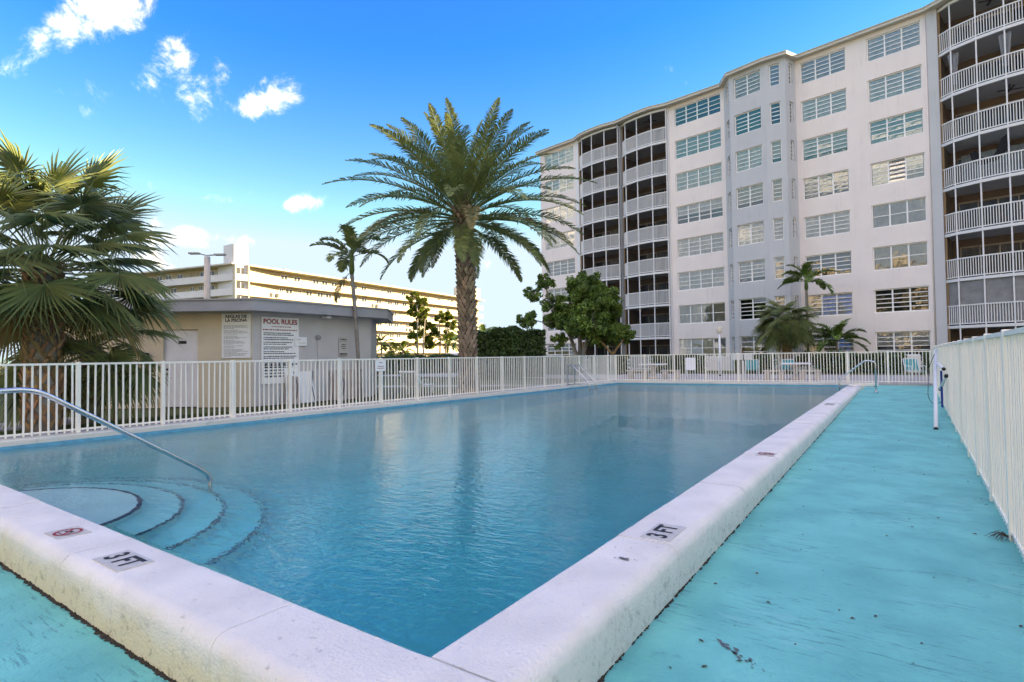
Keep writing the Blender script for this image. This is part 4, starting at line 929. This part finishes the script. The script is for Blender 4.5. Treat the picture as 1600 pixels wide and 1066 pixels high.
# grey bay
BAY = [(-12.6,-.0),(-11.55,1.25),(-8.75,1.45),(-7.42,1.25),(-7.15,0)]
def facet(p, q, wins, m, rows=WT, wh=WH):
    p, q = Vector((p[0],-p[1])), Vector((q[0],-q[1])); d = (q-p); L_ = d.length; ang = math.atan2(d.y, d.x); b = MB()
    xs = [0]; 
    for a, c, _, _ in wins: xs += [a, c]
    xs.append(L_)
    for i in range(0,len(xs),2): b.box(xs[i],xs[i+1],0,.3,-.2,TOP)
    for a, c, _, _ in wins:
        z = -.2
        for k in range(8): b.box(a,c,.001,.299,z,rows[k]-wh); z = rows[k]
        b.box(a,c,.001,.299,z,TOP-.001)
    o = b.build('bay_wall', m, bd, loc=(p.x,p.y,0), rz=ang)
    for a, c, nc, ind in wins:
        for k in range(8): window(a,c,rows[k],wh,nc,5 if k > 0 else 4,ind,'room_dark' if k in (6,) else pick(),ang,(p.x,p.y))
    return o
facet(BAY[0],BAY[1],[(.55,1.35,1,False)],K['bgrey'],WT,1.5); facet(BAY[1],BAY[2],[(.35,2.45,2,True)],K['bgrey'],WT,1.6)
facet(BAY[2],BAY[3],[(.28,1.0,1,False)],K['bgrey'],WT,1.6); facet(BAY[3],BAY[4],[(.5,.95,1,False)],K['bgrey'],WT,1.5)
# bowed screened balconies
def bow_prism(b, pts, back, z0, z1, mi=0):
    b.prism([(s,-o) for s, o in pts] + [(pts[-1][0],back),(pts[0][0],back)], z0, z1, mi)
def balconies(pts, depth, bal_step, seed, screen, posts_skip=()):
    rg = random.Random(seed); s0, s1 = pts[0][0], pts[-1][0]
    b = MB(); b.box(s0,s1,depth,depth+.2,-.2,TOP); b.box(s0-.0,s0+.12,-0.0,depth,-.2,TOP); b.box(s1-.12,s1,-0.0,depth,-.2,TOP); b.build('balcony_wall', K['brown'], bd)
    inn = [(s, o-.06) for s, o in pts]
    for k in range(9):
        b = MB(); bow_prism(b, pts, depth, FLO[k]-.17, FLO[k]); b.build('balcony_slab', [K['bwhite']], bd)
        if k < 8:
            rl = MB(); lo = MB(); bl = MB()
            for i in range(len(pts)-1):
                (a, oa), (c, oc) = inn[i], inn[i+1]; L_ = math.hypot(c-a, oc-oa)
                rl.bar((a,-oa,FLO[k]+1.20),(c,-oc,FLO[k]+1.20),.06,.07); lo.bar((a,-oa,FLO[k]+.10),(c,-oc,FLO[k]+.10),.05,.06)
                n = max(1, int(L_/bal_step))
                for j in range(1,n):
                    f = j/n; x, y = a+(c-a)*f, -(oa+(oc-oa)*f); bl.bar((x,y,FLO[k]+.12),(x,y,FLO[k]+1.18),.042,.022)
            r_ = rl.build('railing', K['bwhite'], bd); lo.build('bottom_rail', K['bwhite'], r_); tag(bl.build('balusters', K['bwhite'], r_), kind='stuff')
            sc_ = MB(); sc_.wallstrip([(s, -(o-.10)) for s, o in pts], FLO[k]+.02, FLO[k+1]-.18); sc_.build('insect_screen', K[screen], bd)
            # sliding doors at the back
            f = MB(); g = MB(); x = s0+.5
            while x < s1-1.1:
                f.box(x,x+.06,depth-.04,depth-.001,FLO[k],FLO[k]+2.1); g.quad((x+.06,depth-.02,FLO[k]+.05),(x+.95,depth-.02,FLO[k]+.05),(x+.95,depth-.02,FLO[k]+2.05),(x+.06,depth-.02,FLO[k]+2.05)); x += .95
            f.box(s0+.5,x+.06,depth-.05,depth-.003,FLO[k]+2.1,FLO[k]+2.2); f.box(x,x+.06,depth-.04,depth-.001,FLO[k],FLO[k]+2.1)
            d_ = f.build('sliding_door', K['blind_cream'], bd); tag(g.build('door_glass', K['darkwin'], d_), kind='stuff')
    for i, (a, oa) in enumerate(inn):
        if i in posts_skip: continue
        MB().box(a-.035,a+.035,-oa-.035,-oa+.035,FLO[0],TOP-.05).build('screen_post', K['bwhite'], bd)
B1 = [(-27.6,.0),(-26.95,.42),(-25.6,.60),(-24.1,.60),(-22.78,.30)]
B2 = [(-22.5,.0),(-21.85,.42),(-20.5,.60),(-19.0,.60),(-17.72,.30)]
F1 = [(1.32,.0),(2.0,.50),(3.25,.88),(4.55,1.05),(5.85,1.05),(7.1,.88),(8.3,.50),(9.0,.0)]
balconies(B1, 1.7, .10, 1, 'screen'); balconies(B2, 1.7, .10, 2, 'screen'); balconies(F1, 1.8, .125, 3, 'screen_thin')
for a, c in ((-28.0,-27.6),(-17.72,-17.55)): MB().box(a+.001,c-.001,-.10,.35,-.2,TOP).build('pilaster', K['bwhite'], bd)
MB().box(-22.78,-22.5,-.05,.35,-.2,TOP).build('pilaster', K['pipe'], bd); MB().tube([(-22.6,-.16,0),(-22.6,-.16,22.2),(-22.68,-.5,22.55)], .08, 8).build('downpipe', K['pipe'], bd, True)
MB().box(.781,1.319,-.12,.4,-.2,TOP).build('pilaster', K['bgrey'], bd)
MB().tube([(.70,-.04,0),(.70,-.04,22.3)], .035, 6).build('downpipe', K['bwall'], bd, True)
# the rest of the block to the right and the body behind
wall_with_windows(9.001,17.0,[(10.2,13.0),(13.8,16.4)],K['bwall'])
for k in range(8): window(10.2,13.0,WT[k],WH,3,5,False,pick()); window(13.8,16.4,WT[k],WH,3,5,False,pick())
b = MB(); b.box(17.001,75,0,.35,-.2,TOP)
for k in range(8): b.box(17.0,75,-1.2,-.001,FLO[k]-.1,FLO[k]+1.0)
b.box(-32.9,75,2.1,14,-.2,TOP-.01); b.box(-32.9,-32.55,.351,2.09,-.2,TOP-.01); b.build('rear_wall', K['bwall'], bd)
outl = [(-33.2,.40),(-27.9,.40)] + [(s,o+.42) for s,o in B1[1:-1]] + [(-22.65,.75)] + [(s,o+.42) for s,o in B2[1:-1]] + [(-17.6,.6),(-12.75,.40),(-11.65,1.65),(-8.72,1.85),(-7.15,1.6),(-6.85,.40),(.7,.40)] + [(s,o+.45) for s,o in F1[1:-1]] + [(9.2,.4),(75,.4)]
b = MB(); b.prism([(s,-o) for s,o in outl] + [(75,14.2),(-33.2,14.2)], TOP, TOP+.20); b.build('roof', K['broof'], bd)
b = MB(); b.prism([(s,-o-.05) for s,o in outl] + [(75,14.25),(-33.25,14.25)], TOP+.20, TOP+.24); b.build('roof_edge', K['broof'], bd)
# curtains and dark laundry on the right-hand balconies, fans
def bpart(name, m, f): b = MB(); f(b); return b.build(name, m, bd)
def drape(s, o, k, w0, w1, h0, h1, m):
    b = MB(); n = 10; V = []
    for zz, w in ((FLO[k]+h1, w1), (FLO[k]+h0, w0)):
        for i in range(n+1): V.append((s+w*(i/n-.5), -o+.05*math.sin(i*2.2), zz))
    b.add(V, [(i,i+1,n+2+i,n+1+i) for i in range(n)]); b.build('curtain', K[m], bd)
drape(2.1,.30,6,.25,.55,.6,2.5,'cloth'); drape(4.55,.85,6,.25,.6,.6,2.5,'cloth'); drape(3.6,-1.3,4,3.0,3.0,.2,2.2,'blind_blue'); drape(6.6,-1.3,4,2.4,2.4,.2,2.2,'blind_blue')
b = MB(); sw = [(2.75,1.75),(3.05,1.85),(3.35,1.35),(3.7,1.2),(3.95,1.55),(4.2,2.25),(4.45,2.45),(4.45,1.5),(4.0,1.05),(3.3,.9),(2.85,1.2)]
b.add([(s,-.55,FLO[4]+z) for s,z in sw] + [(s,-.51,FLO[4]+z) for s,z in sw], [tuple(range(11)), tuple(range(21,10,-1))] + [(i,(i+1)%11,11+(i+1)%11,11+i) for i in range(11)]); b.build('laundry', K['black'], bd)
for (s, k) in ((-19.6,7),(4.6,5),(3.9,7)):
    b = MB(); b.tube([(s,.2,FLO[k+1]-.17),(s,.2,FLO[k+1]-.45)], .03, 6)
    for j in range(4):
        a = j*math.pi/2+.4; b.bar((s,.2,FLO[k+1]-.45),(s+.6*math.cos(a),.2+.6*math.sin(a),FLO[k+1]-.45),.12,.015)
    b.build('ceiling_fan', K['husk'], bd)
for k in (1,2): 
    b = MB(); bow_prism(b, [(s,o-.16) for s,o in F1], .3, FLO[1]+1.25, FLO[2]-.19) if k == 1 else None
b = MB(); pts = [(s,o-.12) for s,o in F1]; b.wallstrip([(s,-o) for s,o in pts], FLO[1]+.1, FLO[2]-.18); b.build('screen_curtain', K['blind_grey'], bd)
# door at the foot of the bay
MB().box(-8.45,-7.55,-1.42,-1.36,-.1,2.05).build('door', K['blind_cream'], bd)

# ------------------------------------------------------------------ cream gallery building on the left
cb = empty('gallery_building', (-100.2,57.1,0)); tag(cb, 'long cream gallery apartment building with sunlit balcony bands', 'building')
CF = 2.66; NFL = 7; CT = CF*NFL
def gallery(p, q, wallm, bandm, nwin, seed, deep=1.7, flip=1):
    p, q = Vector(p), Vector(q); d = (q-p); L_ = d.length; ang = math.atan2(d.y,d.x)
    W_ = empty('wing', (p.x,p.y,0), ang); W_.parent = cb; rg = random.Random(seed); sg = flip   # front is at local -y*flip
    b = MB(); b.box(0,L_,min(0,sg*deep)+(deep if sg > 0 else -12+0),(12 if sg > 0 else -deep),-.2,CT); b.build('wall', K[wallm], W_)
    wm = {}
    for k in range(NFL):
        z = k*CF
        if k > 0:
            b = MB(); y0, y1 = (0,.15) if sg > 0 else (-.15,0); b.box(0,L_,y0,y1,z-.22,z+1.02); y0, y1 = (.151,deep) if sg > 0 else (-deep,-.151); b.box(0,L_,y0,y1,z-.2,z); b.build('parapet', K[bandm], W_)
        x = 1.2; yy = deep-.02 if sg > 0 else -deep+.02
        while x < L_-2.5:
            kind = rg.random(); w, h, zb = (1.5,1.15,.95) if kind < .45 else ((.95,2.05,.05) if kind < .75 else (.8,.7,1.4))
            key = (w,h)
            if key not in wm:
                wm[key] = MB().box(0,w,-.03,.03,0,h).mesh('window', K['darkwin'] if h < 2 else K['fardoor'])
                wm[(w,h,'f')] = MB().box(-.08,w+.08,-.02,.02,-.08,0).box(-.08,w+.08,-.02,.02,h,h+.08).box(w/2-.04,w/2+.04,-.045,.04,0,h).box(-.08,0,-.019,.019,0,h).box(w,w+.08,-.019,.019,0,h).mesh('frame', K['frame'])
            o = link('window' if h < 2 else 'door', wm[key], W_, (x,yy,z+zb)); 
            if h < 2: link('frame', wm[(w,h,'f')], W_ and o, (0,0,0))
            x += w + rg.uniform(.5,1.9)
    b = MB(); b.box(-.3,L_+.3,(-.5 if sg > 0 else -12.3),(12.3 if sg > 0 else .5),CT,CT+.25); b.build('roof', K['broof'], W_)
    return W_
gallery((0,0),(-9.3,81.7),'cream_wall','cream',0,3,flip=1)
gallery((-.3,-2.7),(-44,-11.6-8.0+7),'cream_wall','cream_shade',0,5,flip=-1)
# corner stair tower and penthouse
b = MB(); b.box(-6,-.2,-2.55,-.15,-.2,CT+.1); b.build('tower_wall', K['cream_shade'], cb)
for k in range(1,NFL): MB().box(-.2,.35,-2.5,-.2,k*CF-.2,k*CF+.95).build('tower_parapet', K['cream_shade'], cb)
for k in range(NFL):
    o = MB().box(-.18,-.12,-2.1,-.7,k*CF+.9,k*CF+2.2).build('window', K['darkwin'], cb); MB().box(-.115,-.09,-1.44,-1.36,k*CF+.9,k*CF+2.2).build('frame', K['frame'], o)
for y in (-2.62,-.08): MB().box(-.5,.45,y-.10,y+.10,-.2,CT+.1).build('fin', K['cream'], cb)
MB().box(-4.2,-.5,-2.4,.3,CT+.1,CT+3.9).build('penthouse', K['cream_shade'], cb)
MB().box(-9.8,-6.0,72,80,CT+.25,CT+3.6).build('penthouse', K['cream'], cb, loc=(-3,0,0))
rg = random.Random(6)
for k in range(11):
    f = rg.uniform(.12,.95); o = MB().box(-.7,.7,-.6,.6,0,.5).build('roof_unit', K['ph_roof'], cb, loc=(-9.3*f-2.5,81.7*f,CT+.25)); MB().tube([(0,0,.5),(0,0,.75)], .35, 8).build('fan_cowl', K['ph_roof'], o)
for k, f in ((5,.06),(5,.40),(4,.30),(3,.55),(2,.36),(4,.72)):
    for d_ in (0, 1.3): MB().box(0.02,.08,-.3,.3,k*CF-.0,k*CF+.75).build('vent', K['ink'], cb, loc=(-9.3*f+.02,81.7*f+d_,0), rz=R(6.5))

# sunlit block behind the viewpoint, seen mirrored in the lower windows
rb = empty('rear_building', (0,-50,0), R(4)); tag(rb, 'cream apartment block mirrored in the lower windows, behind the viewpoint', 'building')
b = MB(); b.box(-75,60,-10,0,-.2,21.5); b.build('wall', K['cream_wall'], rb)
for k in range(8): MB().box(-75,60,.001,1.4,k*2.66-.2+.25,k*2.66+1.15).build('parapet', K['cream'], rb)
g = random.Random(4); wm = MB().box(0,1.6,-.02,.05,0,1.3).mesh('window', K['darkwin'])
for k in range(8):
    for j in range(26): link('window', wm, rb, (-72+j*5+g.uniform(-.6,.6),0,k*2.66+1.3))

# ------------------------------------------------------------------ patio furniture behind the far fence
def picnic(c, rz, lab):
    t = empty('picnic_table', (c[0],c[1],-.03), rz); tag(t, lab, 'table', 'precast picnic tables on the far patio')
    link('table_top', bevelled(MB().box(-.62,.62,-.42,.42,.70,.77).mesh('table_top', K['bwhite']), .015, 2), t)
    MB().lathe([(.30,0),(.28,.06),(.12,.16),(.10,.45),(.20,.64),(.24,.70)], 12).build('pedestal', K['stone'], t, True)
def bench(c, rz, lab, w=.9):
    t = empty('concrete_bench', (c[0],c[1],-.03), rz); tag(t, lab, 'bench', 'precast benches on the far patio')
    MB().box(-w/2,w/2,-.2,.2,.38,.45).build('seat', K['stone'], t)
    for s in (-1,1): o = MB().box(s*w*.33-.12,s*w*.33+.12,-.15,.15,0,.38).build('leg', K['stone'], t); bevelled(o.data, .02, 1)
fz = R(8.5)
picnic((-11.0,27.95), fz, 'white-topped pedestal table left of the white lamp post'); bench((-11.75,27.75), fz, 'concrete bench left of the left pedestal table', 1.15); bench((-10.15,28.15), fz, 'concrete bench right of the left pedestal table')
picnic((-4.55,29.0), fz, 'white-topped pedestal table near the right teal chairs'); bench((-5.35,28.35), fz, 'concrete bench left of the right pedestal table'); bench((-3.9,28.5), fz, 'concrete bench right of the right pedestal table')
def chair(c, rz, lab):
    t = empty('patio_chair', (c[0],c[1],-.03), rz); tag(t, lab, 'chair', 'teal strap chairs on the far patio')
    for s in (-1,1):
        MB().tube(smooth_path([(s*.27,-.28,0),(s*.27,-.25,.40),(s*.27,.20,.42),(s*.27,.34,.92)], .06), .014, 6).build('side_frame', K['bwhite'], t, True)
        MB().tube(smooth_path([(s*.27,.26,0),(s*.28,.22,.62),(s*.28,-.26,.62),(s*.27,-.27,.40)], .06), .014, 6).build('armrest', K['bwhite'], t, True)
    MB().tube([(-.27,.34,.92),(.27,.34,.92)], .014, 6).build('top_bar', K['bwhite'], t, True)
    for j in range(6):
        MB().obox((-.225+.09*j,.275,.67), Vector((.038,0,0)), Vector((0,.004,-.001)), Vector((0,.065,.23))).build('back_strap', K['teal'], t)
        MB().box(-.225+.09*j-.038,-.225+.09*j+.038,-.24,.2,.405,.413).build('seat_strap', K['teal'], t)
for k, (x, y, rz, lab) in enumerate(((-6.45,29.0,.2,'teal strap chair beside the white fence post board'),(-5.05,29.3,-.3,'teal strap chair behind the right pedestal table'),(-.05,29.0,.5,'teal strap chair by the right end of far fence'))):
    chair((x,y), rz, lab)
t = empty('lamp_post', (-8.9,32.5,-.03)); tag(t, 'slim white garden lamp post behind the far fence', 'lamp post')
MB().tube([(0,0,0),(0,0,2.35)], .06, 10).build('post', K['bwhite'], t, True); MB().lathe([(.09,0),(.09,.05),(.06,.08)], 12, (0,0,0)).build('base', K['black'], t, True)
MB().lathe([(.05,2.35),(.15,2.45),(.17,2.62),(.05,2.74)], 12).build('lamp_head', K['blind_cream'], t, True)
t = empty('stacked_chair', (-9.9,30.5,-.03), .3); tag(t, 'white plastic chair among the shrubs left of lamp post', 'chair')
MB().obox((0,.22,.72), Vector((.26,0,0)), Vector((0,.02,0)), Vector((0,.07,.32))).build('backrest', K['bwhite'], t); MB().box(-.26,.26,-.25,.22,.38,.43).build('seat', K['bwhite'], t)
for x in (-.22,.22):
    for y in (-.2,.2): MB().tube([(x,y,0),(x,y,.4)], .025, 6).build('leg', K['bwhite'], t, True)
t = empty('gate_board', (-6.15,26.02,0), R(8.4)); tag(t, 'white boards with a dark pole on the far fence gate', 'gate board')
MB().box(-.42,-.02,-.10,-.07,.93,1.22).build('board', K['bwhite'], t); MB().box(.04,.40,-.10,-.07,.93,1.22).build('board', K['bwhite'], t)
MB().tube([(.0,-.09,.88),(.0,-.09,1.42)], .028, 8).build('pole', K['husk'], t, True); MB().box(-.05,.05,-.10,.0,.0,.9).build('gate_post', K['bwhite'], t); MB().tube([(-.45,-.08,1.18),(-1.25,-.08,.92)], .018, 6).build('brace', K['bwhite'], t, True)

# ------------------------------------------------------------------ parked cars beyond the left fence
def car(name, lab, c, rz, paint, L_=4.4, Wd=1.75, van=False):
    t = empty(name, (c[0],c[1],GZ+.005), rz); tag(t, lab, 'car', 'cars parked behind the fence')
    pm = mat('car_paint_'+str(len(bpy.data.materials)), paint, .25, .02, 3, spec=.6); h = 1.45 if not van else 1.75
    low = [(-L_/2,.35),(-L_/2,.75),(-L_/2+.15,.92),(L_/2-1.2,.95),(L_/2-.15,.78),(L_/2,.6),(L_/2,.35)]
    roof = [(-L_/2+.25,.92),(-L_/2+.75,h-.04),(-L_/2+1.3,h),(.35,h-.02),(1.1,.95)] if not van else [(-L_/2+.12,.92),(-L_/2+.35,h-.03),(-L_/2+.8,h),(.6,h-.04),(1.25,.95)]
    def loft(prof, w0, w1, nm, m):
        b = MB(); n = len(prof); b.add([(x,-w0 if z < .95 else -w1,z) for x,z in prof] + [(x,w0 if z < .95 else w1,z) for x,z in prof], [tuple(range(n)),tuple(range(2*n-1,n-1,-1))] + [(i,n+i,n+(i+1)%n,(i+1)%n) for i in range(n)]); return b.build(nm, m, t)
    o = loft(low, Wd/2, Wd/2, 'body', pm); bevelled(o.data, .05, 2); o = loft(roof, Wd/2-.06, Wd/2-.2, 'cabin', pm); bevelled(o.data, .03, 2)
    rr = [(x*.985, z-.07 if z > 1 else z+.03) for x, z in roof]
    for s in (-1,1):
        b = MB(); x0, x1 = roof[1][0]+.05, roof[3][0]
        b.add([(roof[0][0]+.35,s*(Wd/2-.055),.98),(roof[4][0]-.2,s*(Wd/2-.055),.98),(x1,s*(Wd/2-.17),h-.12),(x0+.1,s*(Wd/2-.17),h-.12)], [(0,1,2,3)]); b.build('side_window', K['darkwin'], t)
        for x in (-L_/2+.8, L_/2-.85):
            w = MB().tube([(x,s*(Wd/2-.18),.32),(x,s*(Wd/2+.01),.32)], .32, 18).build('wheel', K['black'], t, True); MB().tube([(x,s*(Wd/2+.005),.32),(x,s*(Wd/2+.02),.32)], .19, 12).build('rim', K['steel'], w, True)
        MB().box(-L_/2-.02,-L_/2+.06,s*.62-.13,s*.62+.13,.68,.86).build('tail_light', K['red'], t); MB().box(L_/2-.1,L_/2-.02,s*.6-.16,s*.6+.16,.58,.70).build('headlight', K['bwhite'], t)
    for x0, z0, x1, z1 in ((roof[0][0]-.012,.97,roof[1][0]-.012,h-.12),(roof[4][0]+.012,.99,roof[3][0]+.03,h-.09)):
        b = MB(); b.add([(x0,-.68,z0),(x0,.68,z0),(x1,.60,z1),(x1,-.60,z1)], [(0,1,2,3)]); b.build('windscreen', K['darkwin'], t)
car('parked_car', 'dark car with red tail lights seen through left fence', place(-7.6,50), R(150), (.02,.02,.025))
car('parked_car', 'white car parked left of the dark car', place(-5.4,53), R(150), (.75,.75,.77), 4.6, 1.8, True)
car('parked_car', 'silver car seen through the fence right of the hedge', place(3.6,48), R(20), (.5,.52,.54))
